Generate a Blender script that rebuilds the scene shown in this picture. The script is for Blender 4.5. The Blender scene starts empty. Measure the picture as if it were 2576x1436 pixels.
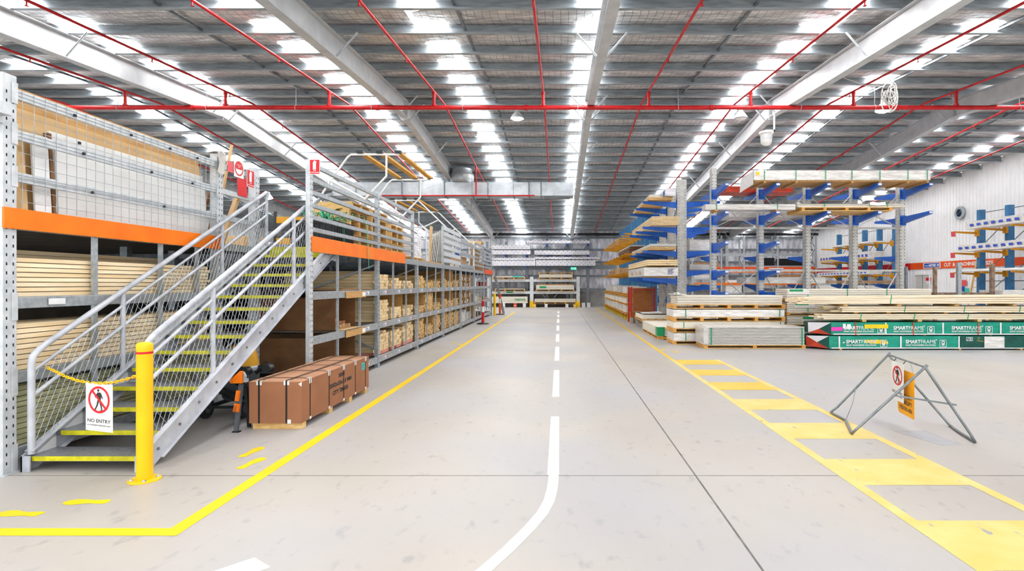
EXPO=0.87; SKY=12; WORLD=1.5
import bpy, math, random
from mathutils import Vector, Matrix
random.seed(7)
R = random.Random(11)
sc = bpy.context.scene
COL = sc.collection
PI = math.pi
V = Vector
# camera: 1.6 m above the floor, looking straight down the aisle (+Y)
F, VX, VY, H = 1400.0, 1407.0, 713.0, 1.6
def X_(px, Y): return (px - VX) * Y / F
def Z_(py, Y): return H - (py - VY) * Y / F
def P_(px, py, Y): return V((X_(px, Y), Y, Z_(py, Y)))

# ---------------------------------------------------------------- materials
MATS = {}
def rgb(h):
    h = h.lstrip('#'); c = [int(h[i:i+2], 16) / 255 for i in (0, 2, 4)]
    return tuple((x / 12.92 if x <= .04045 else ((x + .055) / 1.055) ** 2.4) for x in c) + (1,)
def mat(name, col, rough=.5, metal=0, col2=None, scale=8, stretch=(1, 1, 1), detail=4, bump=0, bscale=None, rand=0, spec=.4, lo=.35, hi=.65, alpha=1, kind='noise'):
    m = bpy.data.materials.new(name); m.use_nodes = True
    nt = m.node_tree; N = nt.nodes; L = nt.links
    b = N['Principled BSDF']
    b.inputs['Roughness'].default_value = rough; b.inputs['Metallic'].default_value = metal
    b.inputs['Specular IOR Level'].default_value = spec
    b.inputs['Alpha'].default_value = alpha
    c1 = rgb(col); c2 = rgb(col2) if col2 else tuple(x * .9 for x in c1[:3]) + (1,)
    tc = N.new('ShaderNodeTexCoord'); mp = N.new('ShaderNodeMapping'); mp.inputs['Scale'].default_value = stretch
    L.new(tc.outputs['Object'], mp.inputs[0])
    t = N.new('ShaderNodeTexNoise' if kind == 'noise' else 'ShaderNodeTexVoronoi'); t.inputs['Scale'].default_value = scale
    if kind == 'noise': t.inputs['Detail'].default_value = detail
    vec = mp.outputs[0]
    if rand:
        oi = N.new('ShaderNodeObjectInfo'); ad = N.new('ShaderNodeVectorMath'); ad.operation = 'ADD'
        sv = N.new('ShaderNodeVectorMath'); sv.operation = 'SCALE'; sv.inputs['Scale'].default_value = 37
        cx = N.new('ShaderNodeCombineXYZ'); L.new(oi.outputs['Random'], cx.inputs[0]); L.new(oi.outputs['Random'], cx.inputs[1]); L.new(oi.outputs['Random'], cx.inputs[2])
        L.new(cx.outputs[0], sv.inputs[0]); L.new(vec, ad.inputs[0]); L.new(sv.outputs[0], ad.inputs[1]); vec = ad.outputs[0]
    L.new(vec, t.inputs['Vector'])
    cr = N.new('ShaderNodeValToRGB'); cr.color_ramp.elements[0].position = lo; cr.color_ramp.elements[1].position = hi
    cr.color_ramp.elements[0].color = c1; cr.color_ramp.elements[1].color = c2
    L.new(t.outputs['Fac' if kind == 'noise' else 'Distance'], cr.inputs[0])
    out = cr.outputs[0]
    if rand:
        hs = N.new('ShaderNodeHueSaturation'); mr = N.new('ShaderNodeMapRange')
        mr.inputs['To Min'].default_value = 1 - rand; mr.inputs['To Max'].default_value = 1 + rand
        L.new(oi.outputs['Random'], mr.inputs['Value']); L.new(mr.outputs[0], hs.inputs['Value']); L.new(out, hs.inputs['Color']); out = hs.outputs[0]
    L.new(out, b.inputs['Base Color'])
    if bump:
        bt = N.new('ShaderNodeTexNoise'); bt.inputs['Scale'].default_value = bscale or scale * 3; bt.inputs['Detail'].default_value = 3
        L.new(vec, bt.inputs['Vector'])
        bp = N.new('ShaderNodeBump'); bp.inputs['Strength'].default_value = bump; bp.inputs['Distance'].default_value = .02
        L.new(bt.outputs['Fac'], bp.inputs['Height']); L.new(bp.outputs[0], b.inputs['Normal'])
    MATS[name] = m
    return m
def emat(name, col, s):
    m = mat(name, col); b = m.node_tree.nodes['Principled BSDF']
    b.inputs['Emission Color'].default_value = rgb(col); b.inputs['Emission Strength'].default_value = s
    return m

# ---------------------------------------------------------------- mesh builder
class MB:
    def __init__(s): s.v = []; s.f = []; s.sm = []
    def add(s, vs, fs, smooth=False):
        b = len(s.v); s.v += [tuple(p) for p in vs]
        for f in fs: s.f.append([b + i for i in f]); s.sm.append(smooth)
        return s
    def box(s, x0, x1, y0, y1, z0, z1, j=0):
        if x0 > x1: x0, x1 = x1, x0
        if y0 > y1: y0, y1 = y1, y0
        if z0 > z1: z0, z1 = z1, z0
        return s.add([(x0,y0,z0),(x1,y0,z0),(x1,y1,z0),(x0,y1,z0),(x0,y0,z1),(x1,y0,z1),(x1,y1,z1),(x0,y1,z1)],
              [(0,3,2,1),(4,5,6,7),(0,1,5,4),(1,2,6,5),(2,3,7,6),(3,0,4,7)])
    def bar(s, p, q, w, h, up=(0, 0, 1)):      # rectangular bar from p to q: w sideways, h along up
        p, q, up = V(p), V(q), V(up); d = (q - p).normalized()
        a = d.cross(up)
        if a.length < 1e-4: a = d.cross(V((1, 0, 0)))
        a.normalize(); u = a.cross(d).normalized()
        a *= w / 2; u *= h / 2
        vs = [p-a-u, p+a-u, p+a+u, p-a+u, q-a-u, q+a-u, q+a+u, q-a+u]
        return s.add(vs, [(0,1,2,3),(7,6,5,4),(1,0,4,5),(2,1,5,6),(3,2,6,7),(0,3,7,4)])
    def tube(s, pts, r, n=8, closed=False):
        pts = [V(p) for p in pts]; rings = []; m = len(pts); up = None
        for i, p in enumerate(pts):
            if closed: d = pts[(i+1) % m] - pts[i-1]
            else: d = pts[min(i+1, m-1)] - pts[max(i-1, 0)]
            d.normalize()
            if up is None:
                up = V((0,0,1)) if abs(d.z) < .9 else V((1,0,0))
            a = d.cross(up).normalized(); up = a.cross(d).normalized()
            rr = r[i] if isinstance(r, (list, tuple)) else r
            rings.append([p + (a*math.cos(2*PI*k/n) + up*math.sin(2*PI*k/n))*rr for k in range(n)])
        vs = [v for g in rings for v in g]; fs = []
        for i in range(m if closed else m-1):
            for k in range(n):
                a0 = i*n + k; a1 = i*n + (k+1) % n; b0 = ((i+1) % m)*n + k; b1 = ((i+1) % m)*n + (k+1) % n
                fs.append((a0, b0, b1, a1))
        s.add(vs, fs, n > 5)
        if not closed: s.add(rings[0], [tuple(range(n))]); s.add(rings[-1], [tuple(reversed(range(n)))])
        return s
    def cyl(s, p, q, r, n=12): return s.tube([p, q], r, n)
    def lathe(s, c, prof, n=24, axis='z'):      # prof: (radius, height)
        vs = []; fs = []; c = V(c)
        for r, z in prof:
            for k in range(n):
                a = 2*PI*k/n; p = (r*math.cos(a), r*math.sin(a), z)
                if axis == 'x': p = (p[2], p[0], p[1])
                if axis == 'y': p = (p[1], p[2], p[0])
                vs.append(c + V(p))
        m = len(prof)
        for i in range(m-1):
            for k in range(n): fs.append((i*n+k, i*n+(k+1) % n, (i+1)*n+(k+1) % n, (i+1)*n+k))
        s.add(vs, fs, True)
        s.add(vs[:n], [tuple(reversed(range(n)))]); s.add(vs[-n:], [tuple(range(n))])
        return s
    def prism(s, poly, o, u, v, t):             # 2D polygon in plane (o,u,v), thickness t along u x v
        o, u, v = V(o), V(u), V(v); n = u.cross(v).normalized()*t; k = len(poly)
        a = [o + u*x + v*y for x, y in poly]; b = [p + n for p in a]
        s.add(a + b, [tuple(reversed(range(k))), tuple(range(k, 2*k))] + [(i, (i+1) % k, k+(i+1) % k, k+i) for i in range(k)])
        return s
    def face(s, pts): return s.add(pts, [tuple(range(len(pts)))])
    def grid(s, nu, nv, fn, smooth=True):
        vs = [fn(i/nu, j/nv) for j in range(nv+1) for i in range(nu+1)]
        fs = [(j*(nu+1)+i, j*(nu+1)+i+1, (j+1)*(nu+1)+i+1, (j+1)*(nu+1)+i) for j in range(nv) for i in range(nu)]
        return s.add(vs, fs, smooth)
    def build(s, name, m, parent=None, loc=None, bevel=0):
        me = bpy.data.meshes.new(name)
        o = bpy.data.objects.new(name, me); COL.objects.link(o)
        off = V((0, 0, 0))
        if parent is not None:
            o.parent = parent; q = parent
            while q is not None: off += q.location; q = q.parent
        elif loc is not None:
            off = V(loc); o.location = off
        me.from_pydata([(x-off.x, y-off.y, z-off.z) for x, y, z in s.v], [], s.f)
        me.polygons.foreach_set('use_smooth', s.sm); me.update()
        me.materials.append(m if not isinstance(m, str) else MATS[m])
        if bevel:
            md = o.modifiers.new('edge', 'BEVEL'); md.width = bevel; md.segments = 2; md.limit_method = 'ANGLE'
        return o
def box(*a): return MB().box(*a)

def tag(o, label=None, cat=None, group=None, kind=None):
    if label: o['label'] = label
    if cat: o['category'] = cat
    if group: o['group'] = group
    if kind: o['kind'] = kind
    return o
def thing(name, label, cat, loc=(0, 0, 0), group=None):
    o = bpy.data.objects.new(name, None); COL.objects.link(o); o.location = loc; o.empty_display_size = .2
    return tag(o, label, cat, group)
def struct(o): o['kind'] = 'structure'; return o
def copy_tree(o, parent=None):
    c = o.copy(); COL.objects.link(c)
    if parent is not None: c.parent = parent
    for ch in list(o.children): copy_tree(ch, c)
    return c

# ---------------------------------------------------------------- lettering and flat marks
def text_mesh(s, bold=0, shear=0):
    cu = bpy.data.curves.new('lettering', 'FONT'); cu.body = s; cu.size = 1; cu.offset = bold; cu.shear = shear; cu.resolution_u = 3
    o = bpy.data.objects.new('lettering', cu); COL.objects.link(o)
    dg = bpy.context.evaluated_depsgraph_get(); me = bpy.data.meshes.new_from_object(o.evaluated_get(dg))
    bpy.data.objects.remove(o); bpy.data.curves.remove(cu)
    return me
TC = {}
def text(mb, s, o, u, v, w, h, off=.003, bold=0, shear=0):  # adds the words to a mesh, fitted to w x h at lower-left corner o
    k = (s, bold, shear)
    if k not in TC:
        me = text_mesh(s, bold, shear); TC[k] = ([p.co.copy() for p in me.vertices], [list(p.vertices) for p in me.polygons]); bpy.data.meshes.remove(me)
    co, fs = TC[k]
    x0 = min(c.x for c in co); x1 = max(c.x for c in co); y0 = min(c.y for c in co); y1 = max(c.y for c in co)
    o, u, v = V(o), V(u).normalized(), V(v).normalized(); n = u.cross(v)
    mb.add([o + u*((c.x-x0)/(x1-x0)*w) + v*((c.y-y0)/(y1-y0)*h) + n*off for c in co], fs)
    return mb
def flat(mb, polys, o, u, v, off=.002):
    o, u, v = V(o), V(u).normalized(), V(v).normalized(); n = u.cross(v)
    for p in polys: mb.face([o + u*x + v*y + n*off for x, y in p])
    return mb
def ring2(cx, cy, r0, r1, n=32):
    return [[(cx+r0*math.cos(a), cy+r0*math.sin(a)), (cx+r1*math.cos(a), cy+r1*math.sin(a)), (cx+r1*math.cos(b), cy+r1*math.sin(b)), (cx+r0*math.cos(b), cy+r0*math.sin(b))]
            for a, b in [(2*PI*k/n, 2*PI*(k+1)/n) for k in range(n)]]
def disc2(cx, cy, r, n=20): return [(cx+r*math.cos(2*PI*k/n), cy+r*math.sin(2*PI*k/n)) for k in range(n)]
def rect2(x0, y0, x1, y1): return [(x0, y0), (x1, y0), (x1, y1), (x0, y1)]
def stick2(x0, y0, x1, y1, w0, w1=None):
    w1 = w0 if w1 is None else w1
    d = V((x1-x0, y1-y0)).normalized(); p = V((-d.y, d.x))
    return [(x0-p.x*w0/2, y0-p.y*w0/2), (x1-p.x*w1/2, y1-p.y*w1/2), (x1+p.x*w1/2, y1+p.y*w1/2), (x0+p.x*w0/2, y0+p.y*w0/2)]

# ---------------------------------------------------------------- palette
mat('galv', '#b9bfc3', .42, .55, '#9fa6ab', 18, bump=.02, kind='noise')
mat('galv_dark', '#8d959b', .45, .5, '#737b82', 12)
mat('galv_pale', '#d3d7da', .5, .25, '#bcc2c6', 10)
mat('rack_white', '#dfe2e4', .5, .1, '#cbd0d3', 6)
mat('stair_paint', '#c8cbd2', .55, .1, '#a9adb5', 5, detail=8)
mat('tread_metal', '#a3a6ad', .4, .6, '#85888f', 30, detail=6)
mat('white_steel', '#e9ebec', .45, .05, '#d9dcde', 4)
mat('orange', '#f57d0a', .45, 0, '#ee6f06', 3)
mat('sign_amber', '#f6ac0e', .5, 0, '#efa108', 4)
mat('orange_deep', '#f0560f', .45, 0, '#e64d0c', 3)
mat('red_pipe', '#cf1d22', .4, .1, '#b8141b', 5)
mat('red_sign', '#d8121f', .4)
mat('pale_red', '#ee5a62', .5)
mat('white', '#f1f1f0', .5)
mat('white_sign', '#ecebe8', .5, 0, '#e0dfdc', 4)
mat('black', '#141414', .5)
mat('ink', '#2a2a2a', .6)
mat('black_plastic', '#2b2e30', .42, 0, '#202325', 8)
mat('grey_plastic', '#565c62', .45)
mat('slot_dark', '#2a2d30', .8)
mat('yellow', '#f7c600', .42, 0, '#efb900', 3)
mat('yellow_nosing', '#d6cf0c', .6, 0, '#b3ad10', 14, detail=8)
mat('yellow_arm', '#dd9a12', .45, 0, '#c98408', 5)
mat('yellow_slat', '#dca21a', .5, 0, '#c68d10', 6)
mat('blue_arm', '#1c66cf', .42, .05, '#165abd', 4)
mat('blue_col', '#437fae', .5, .1, '#35709f', 5)
mat('grey_col', '#cdcdc8', .5, .08, '#b9b9b4', 8)
mat('pine', '#f3ddb2', .6, 0, '#e6c48e', 3, (.8, 9, 9), rand=.12, bump=.03)
mat('pine_y', '#f6e4c2', .6, 0, '#eccf9f', 2.2, (7, .7, 7), rand=.07, bump=.03)
mat('pine_old', '#e6c690', .6, 0, '#bd9355', 3, (1.2, 14, 14), rand=.16)
mat('pine_pale', '#f6ead2', .6, 0, '#ecd6b0', 3, (.8, 14, 14), rand=.06)
mat('pine_red', '#e39c8c', .6, 0, '#d98572', 9, rand=.1)
mat('pine_end', '#e8ca95', .7, 0, '#d3a868', 40, rand=.12)
mat('treated', '#b7b58f', .6, 0, '#8f8f6c', 3, (14, 1, 14), rand=.12)
mat('pallet_wood', '#e2bf85', .6, 0, '#cf9f57', 4, (3, 3, 10), rand=.08)
mat('pallet_orange', '#dfa24c', .6, 0, '#cb8a36', 6, rand=.08)
mat('hardboard', '#7d5733', .6, 0, '#6c4827', 3, (1, 1, 2), detail=6)
mat('mdf', '#d7b483', .6, 0, '#cda774', 2)
mat('ply', '#c79a5c', .6, 0, '#b3854a', 3, (1, 1, 6))
mat('osb', '#d3ab72', .7, 0, '#a9793f', 60, detail=1, lo=.42, hi=.58)
mat('cardboard', '#a26d4b', .7, 0, '#976344', 3)
mat('cardboard_side', '#b98a69', .7, 0, '#ae7f60', 3)
mat('carton', '#c59a6f', .7, 0, '#b5885d', 5)
mat('sheet_white', '#f7f7f5', .5, 0, '#efeeea', 3)
mat('sheet_cream', '#f1ebde', .55, 0, '#e4dccb', 2, (1, 1, 30))
mat('sheet_grey', '#d8d5cf', .4, 0, '#c6c2bb', 2, (1, 1, 24))
mat('wrap', '#f2f0ec', .25, 0, '#d3d0cb', 5, (1, 3, 6), bump=.25, bscale=7, spec=.6)
mat('wrap_clear', '#dedbd6', .2, 0, '#c6c2bc', 5, (1, 5, 9), bump=.35, bscale=9, spec=.7)
mat('wrap_dots', '#eeedf1', .35, 0, '#e2e1e6', 3, bump=.1, bscale=6)
mat('green_strap', '#1f9c6c', .5)
mat('green_wrap', '#14a187', .38, 0, '#0d8b72', 3, (1, 1, 3), bump=.18, bscale=5)
mat('green_dark', '#0b5a4e', .4, 0, '#09473e', 5, bump=.25, bscale=8)
mat('green_print', '#1e9a5e', .5)
mat('print_blue', '#3b57c0', .5)
mat('navy', '#1c2a78', .5)
mat('logo_blue', '#1f55b8', .5)
mat('tape_red', '#e33b1e', .5)
mat('pink', '#ef3fb6', .5)
mat('tag_yellow', '#f4d414', .5)
mat('teal_label', '#4cc9c0', .5)
mat('strap_black', '#1d1b1a', .45)
mat('concrete_wall', '#a9a6a2', .8, 0, '#8f8c88', 2, detail=8)
mat('rust', '#a38d7c', .8, 0, '#745a47', 9, detail=8)
mat('tube_grey', '#8b9093', .4, .6, '#747a7d', 9)
mat('rope_green', '#2fb48a', .5)
mat('dark_deck', '#6f675d', .8, 0, '#5e574f', 4)
mat('glass_eye', '#20344a', .12, .3)
mat('duct', '#c6cbce', .35, .6, '#aeb4b8', 3)
mat('dark_void', '#1c1c1e', .9)
mat('red_cage', '#c23c1e', .5, 0, '#ad3217', 5)
mat('pink_tape', '#e6888a', .6)
mat('blue_tub', '#1f55a0', .5)
mat('cloth', '#c9c6c0', .9, 0, '#b4b0aa', 6)
mat('cable', '#e4e2dc', .5)
mat('gold_print', '#caa72a', .5)
mat('line_yellow', '#f8d404', .55, 0, '#f2c900', 6)
# ================================================================ camera
cam = bpy.data.cameras.new('camera'); co = bpy.data.objects.new('camera', cam); COL.objects.link(co); sc.camera = co
co.location = (0, 0, H); co.rotation_euler = (PI/2, 0, 0)
cam.sensor_width = 36; cam.lens = 36 * F / 2576; cam.shift_x = (1288 - VX) / 2576; cam.shift_y = (VY - 718) / 2576
cam.clip_end = 200; cam.clip_start = .05
sc.view_settings.view_transform = 'Standard'; sc.view_settings.look = 'None'; sc.view_settings.gamma = 1; sc.view_settings.exposure = EXPO
try: sc.view_settings.use_curve_mapping = False
except Exception: pass
sc.cycles.use_denoising = True; sc.cycles.max_bounces = 5; sc.cycles.diffuse_bounces = 3; sc.cycles.glossy_bounces = 2; sc.cycles.use_adaptive_sampling = True; sc.cycles.adaptive_threshold = .035; sc.cycles.sample_clamp_indirect = 8
try: sc.cycles.caustics_reflective = False; sc.cycles.caustics_refractive = False
except Exception: pass
# daylight: even front fill, added through the end left unbuilt behind the camera
w = bpy.data.worlds.new('daylight'); sc.world = w; w.use_nodes = True
bg = w.node_tree.nodes['Background']; bg.inputs[0].default_value = (.93, .97, 1, 1); bg.inputs[1].default_value = WORLD

# ================================================================ room
XL, XR, YF, YB, YR = -20.0, 17.8, -5.0, 39.2, 16.4   # sides, front, far wall, ridge
S1, S2, HR = .0707, .0836, 7.0
def zp(y): return HR - (S1*(YR-y) if y < YR else S2*(y-YR))    # underside of the purlins
PD = .2
# floor
m = mat('concrete', '#b6b0a7', .3, 0, '#a59f98', .6, (1, .6, 1), detail=9, bump=.02, bscale=30, spec=.35, lo=.3, hi=.75)
nt = m.node_tree; N = nt.nodes; L = nt.links; b = N['Principled BSDF']
src = b.inputs['Base Color'].links[0].from_socket
tc = N.new('ShaderNodeTexCoord')
def over(src, fac, col, mode='MIX'):
    mx = N.new('ShaderNodeMix'); mx.data_type = 'RGBA'; mx.blend_type = mode
    L.new(fac, mx.inputs[0]); L.new(src, mx.inputs[6]); mx.inputs[7].default_value = col
    return mx.outputs[2]
def ramp(sock, a, b_, i=0, j=1):
    r = N.new('ShaderNodeMapRange'); r.inputs[1].default_value = a; r.inputs[2].default_value = b_; r.inputs[3].default_value = i; r.inputs[4].default_value = j
    L.new(sock, r.inputs[0]); return r.outputs[0]
n1 = N.new('ShaderNodeTexNoise'); n1.inputs['Scale'].default_value = 9; n1.inputs['Detail'].default_value = 6
mpp = N.new('ShaderNodeMapping'); mpp.inputs['Scale'].default_value = (1, .55, 1); mpp.inputs['Rotation'].default_value = (0, 0, .5); L.new(tc.outputs['Object'], mpp.inputs[0]); L.new(mpp.outputs[0], n1.inputs[0])
src = over(src, ramp(n1.outputs[0], .6, .74, 0, .5), rgb('#7b7a7d'))
v1 = N.new('ShaderNodeTexVoronoi'); v1.inputs['Scale'].default_value = 3.1; L.new(mpp.outputs[0], v1.inputs[0])
src = over(src, ramp(v1.outputs['Distance'], .035, .02, 0, .45), rgb('#5f5e62'))
n2 = N.new('ShaderNodeTexNoise'); n2.inputs['Scale'].default_value = .35; n2.inputs['Detail'].default_value = 3; L.new(tc.outputs['Object'], n2.inputs[0])
src = over(src, ramp(n2.outputs[0], .42, .62, 0, .5), rgb('#aaacb5'))
L.new(src, b.inputs['Base Color'])
rn = ramp(n2.outputs[0], .35, .65, .38, .52); L.new(rn, b.inputs['Roughness'])
fl = MB().grid(40, 44, lambda u, v: (XL+(XR-XL)*u, YF+(YB-YF)*v, 0), False).build('floor', m); struct(fl)
# paint on the floor
def paint_mat(name, c, wear, c2):
    m = mat(name, c, .5, 0, c2, 3, detail=8); nt = m.node_tree; N = nt.nodes; L = nt.links; b = N['Principled BSDF']
    tc = N.new('ShaderNodeTexCoord'); n = N.new('ShaderNodeTexNoise'); n.inputs['Scale'].default_value = 14; n.inputs['Detail'].default_value = 7
    mp = N.new('ShaderNodeMapping'); mp.inputs['Scale'].default_value = (1, .4, 1); mp.inputs['Rotation'].default_value = (0, 0, .6); L.new(tc.outputs['Object'], mp.inputs[0]); L.new(mp.outputs[0], n.inputs[0])
    r = N.new('ShaderNodeMapRange'); r.inputs[1].default_value = wear; r.inputs[2].default_value = wear+.05; L.new(n.outputs[0], r.inputs[0])
    mx = N.new('ShaderNodeMix'); mx.data_type = 'RGBA'; L.new(r.outputs[0], mx.inputs[0]); L.new(b.inputs['Base Color'].links[0].from_socket, mx.inputs[6]); mx.inputs[7].default_value = rgb('#9a989a')
    L.new(mx.outputs[2], b.inputs['Base Color']); return m
paint_mat('line_fresh', '#f0cc02', .78, '#eac000'); paint_mat('line_worn', '#e4c97c', .65, '#dbbd62'); paint_mat('line_aged', '#dfba3c', .68, '#d8b030'); paint_mat('white_paint', '#f4f4f2', .72, '#eceae8')
def fq(name, pts, m, label, z=.0015):
    o = MB().face([(x, y, z) for x, y in pts]).build(name, m, fl); o['label'] = label; return o
fq('yellow_line', [(-2.54, 3.53), (-2.43, 3.53), (-2.43, 31), (-2.54, 31)], 'line_fresh', 'yellow line along the racks')
fq('yellow_line', [(-6.5, 3.53), (-2.541, 3.53), (-2.541, 3.638), (-6.5, 3.638)], 'line_fresh', 'yellow line turning past the stair foot')
fq('yellow_line', [(2.325, 1.6), (2.415, 1.6), (2.415, 11.7), (2.325, 11.7)], 'line_worn', 'worn yellow edge line of the crossing')
fq('yellow_line', [(2.325, 11.7), (2.415, 11.7), (2.415, 37), (2.325, 37)], 'line_aged', 'yellow line along the cantilever racks')
fq('yellow_line', [(3.26, 1.6), (3.355, 1.6), (3.355, 11.7), (3.26, 11.7)], 'line_worn', 'worn yellow edge line of the crossing')
for k in range(8):
    y0 = 1.785 + 1.315*k
    fq('crossing_stripe', [(2.4155, y0), (3.2595, y0), (3.2595, y0+.655), (2.4155, y0+.655)], 'line_worn' if k < 5 else 'line_aged', 'yellow stripe of the pedestrian crossing')
for a, b_ in ((4.65, 6.69), (7.86, 10.28), (11.55, 14.1), (15.3, 17.6), (18.9, 21.2), (22.6, 25), (26.3, 28.6), (30, 32)):
    fq('white_dash', [(-.1, a), (-.003, a), (-.003, b_), (-.1, b_)], 'white_paint', 'white centre dash')
cur = [(-.047, 4.645), (-.049, 4.5), (-.056, 4.33), (-.075, 4.1), (-.118, 3.88), (-.2, 3.63), (-.304, 3.36), (-.42, 3.10), (-.6, 2.82), (-.85, 2.62)]
mb = MB(); hw = .041; lr = []
for i, (x, y) in enumerate(cur):
    d = V((cur[min(i+1, 9)][0]-cur[max(i-1, 0)][0], cur[min(i+1, 9)][1]-cur[max(i-1, 0)][1])).normalized()
    lr.append(((x-d.y*hw, y+d.x*hw, .0015), (x+d.y*hw, y-d.x*hw, .0015)))
for a, b_ in zip(lr, lr[1:]): mb.face([a[0], a[1], b_[1], b_[0]])
mb.build('white_curve', 'white_paint', fl)['label'] = 'white curved lane line'
fq('white_dash', [(-1.78, 3.25), (-1.63, 3.14), (-1.95, 2.78), (-2.1, 2.9)], 'white_paint', 'white dash at the frame edge')
# concrete joints
j = MB().box(1.128, 1.142, YF, YB, .0005, .0012); j.box(XL, XR, 4.632, 4.64, .0005, .0012); j.box(XL, XR, 22.6, 22.608, .0005, .001)
mat('joint', '#77746f', .9, 0, '#5c5a57', 6)
j.build('expansion_joint', 'joint', fl)
mat('patch', '#a7a6a9', .6); 
fq('floor_patch', [(3.63, 6.05), (3.98, 6.05), (4.0, 5.5), (3.78, 5.5)], 'patch', 'grey patch under the folding stand')  # flat grey quad on the concrete beneath the sign stand
fq('floor_patch', [(3.75, 4.5), (4.6, 4.5), (4.6, 4.4), (3.85, 4.4)], 'patch', 'grey patch under the folding stand')
# painted footprints
def foot(cx, cy, ang, s=1, mir=1, m='line_fresh'):
    ol = [(-.15, .0), (-.148, .03), (-.125, .045), (-.06, .038), (-.02, .03), (.03, .042), (.08, .058), (.13, .052), (.165, .03), (.172, 0), (.16, -.03), (.12, -.048), (.06, -.05), (.0, -.036), (-.06, -.03), (-.11, -.04), (-.14, -.03)]
    c, sn = math.cos(ang), math.sin(ang)
    fq('footprint', [(cx+(x*c-y*mir*sn)*s, cy+(x*sn+y*mir*c)*s) for x, y in (ol if mir > 0 else ol[::-1])], m, 'yellow painted footprint')
foot(-3.45, 4.08, PI+.03, 1, 1); foot(-3.74, 3.865, PI-.05, 1, -1)
foot(-2.92, 5.28, 1.47); foot(-2.745, 4.95, 1.4, 1, -1)
foot(-2.85, 15.0, 1.5); foot(-2.6, 14.6, 1.5); foot(2.52, 13.5, 1.5, m='line_aged'); foot(2.72, 13.0, 1.5, m='line_aged')
foot(-2.85, 24.0, 1.5)

# roof: foil insulation over wire netting
m = mat('roof_foil', '#f6f4f2', .32, .45, '#b9b7ba', 2.2, (1, 2.6, 1), detail=6, lo=.35, hi=.7)
nt = m.node_tree; N = nt.nodes; L = nt.links; b = N['Principled BSDF']; src = b.inputs['Base Color'].links[0].from_socket
tc = N.new('ShaderNodeTexCoord'); sx = N.new('ShaderNodeSeparateXYZ'); L.new(tc.outputs['Object'], sx.inputs[0])
dn = N.new('ShaderNodeTexNoise'); dn.inputs['Scale'].default_value = 1.1; L.new(tc.outputs['Object'], dn.inputs[0])
def mth(op, a, b_=None):
    n = N.new('ShaderNodeMath'); n.operation = op
    for i, q in enumerate((a, b_)):
        if q is None: continue
        if isinstance(q, (int, float)): n.inputs[i].default_value = q
        else: L.new(q, n.inputs[i])
    return n.outputs[0]
def gridline(ax, per, wid):
    a = mth('ADD', sx.outputs[ax], mth('MULTIPLY', dn.outputs[0], .08))
    return mth('LESS_THAN', mth('ABSOLUTE', mth('SUBTRACT', mth('FRACT', mth('DIVIDE', a, per)), .5)), wid/per/2)
gl = mth('MAXIMUM', gridline(0, .15, .009), gridline(1, .3, .012))
src = over(src, mth('MULTIPLY', gl, .8), rgb('#26272a'))
n3 = N.new('ShaderNodeTexNoise'); n3.inputs['Scale'].default_value = .9; n3.inputs['Detail'].default_value = 2; L.new(tc.outputs['Object'], n3.inputs[0])
src = over(src, ramp(n3.outputs[0], .5, .7, 0, .35), rgb('#cdbdb4'))
L.new(src, b.inputs['Base Color'])
bt = N.new('ShaderNodeTexNoise'); bt.inputs['Scale'].default_value = 5; bt.inputs['Detail'].default_value = 4
mpb = N.new('ShaderNodeMapping'); mpb.inputs['Scale'].default_value = (1, 1.6, 1); L.new(tc.outputs['Object'], mpb.inputs[0]); L.new(mpb.outputs[0], bt.inputs[0])
bp = N.new('ShaderNodeBump'); bp.inputs['Strength'].default_value = .8; bp.inputs['Distance'].default_value = .14; L.new(bt.outputs[0], bp.inputs['Height']); L.new(bp.outputs[0], b.inputs['Normal'])
PY = [16.02 - 1.184*k for k in range(17, -1, -1)] + [16.8 + 1.121*k for k in range(20)]
PY = [y for y in PY if y > YF and y < YB-.1]
def sag(x, y):
    lo = max([p for p in PY if p <= y], default=YF); hi = min([p for p in PY if p > y], default=YB)
    t = (y-lo)/max(hi-lo, .01)
    return -.075*math.sin(PI*min(max(t, 0), 1))*(1+.35*math.sin(x*2.1+lo*3)*math.sin(x*.77+lo))
ys = [YF]
for a, b_ in zip([YF]+PY, PY+[YB]):
    for k in range(1, 6): ys.append(a+(b_-a)*k/5)
mb = MB(); nx = 150
vs = [(XL+(XR-XL)*i/nx, y, zp(y)+PD+.02+sag(XL+(XR-XL)*i/nx, y)) for y in ys for i in range(nx+1)]
mb.add(vs, [(j_*(nx+1)+i, (j_+1)*(nx+1)+i, (j_+1)*(nx+1)+i+1, j_*(nx+1)+i+1) for j_ in range(len(ys)-1) for i in range(nx)], True)
ceil = mb.build('ceiling', m); struct(ceil)
mat('roof_top', '#8f9294', .6)
MB().add([(XL, YF, zp(YF)+.5), (XR, YF, zp(YF)+.5), (XR, YR, HR+.5), (XL, YR, HR+.5), (XR, YB, zp(YB)+.5), (XL, YB, zp(YB)+.5)], [(0, 1, 2, 3), (3, 2, 4, 5)]).build('roof_sheet', 'roof_top', ceil)
# purlins (zed sections)
mat('purlin', '#a9b2b7', .42, .35, '#8d969c', 3, (1, 6, 6))
for y in PY:
    z = zp(y); t = .006
    mb = MB(); mb.box(XL, XR, y-.003, y+.003, z, z+PD); mb.box(XL, XR, y-.085, y-.003, z, z+t); mb.box(XL, XR, y+.003, y+.07, z+PD-t, z+PD)
    mb.box(XL, XR, y-.085, y-.08, z+t, z+.02)
    mb.build('purlin', 'purlin', ceil)
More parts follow.
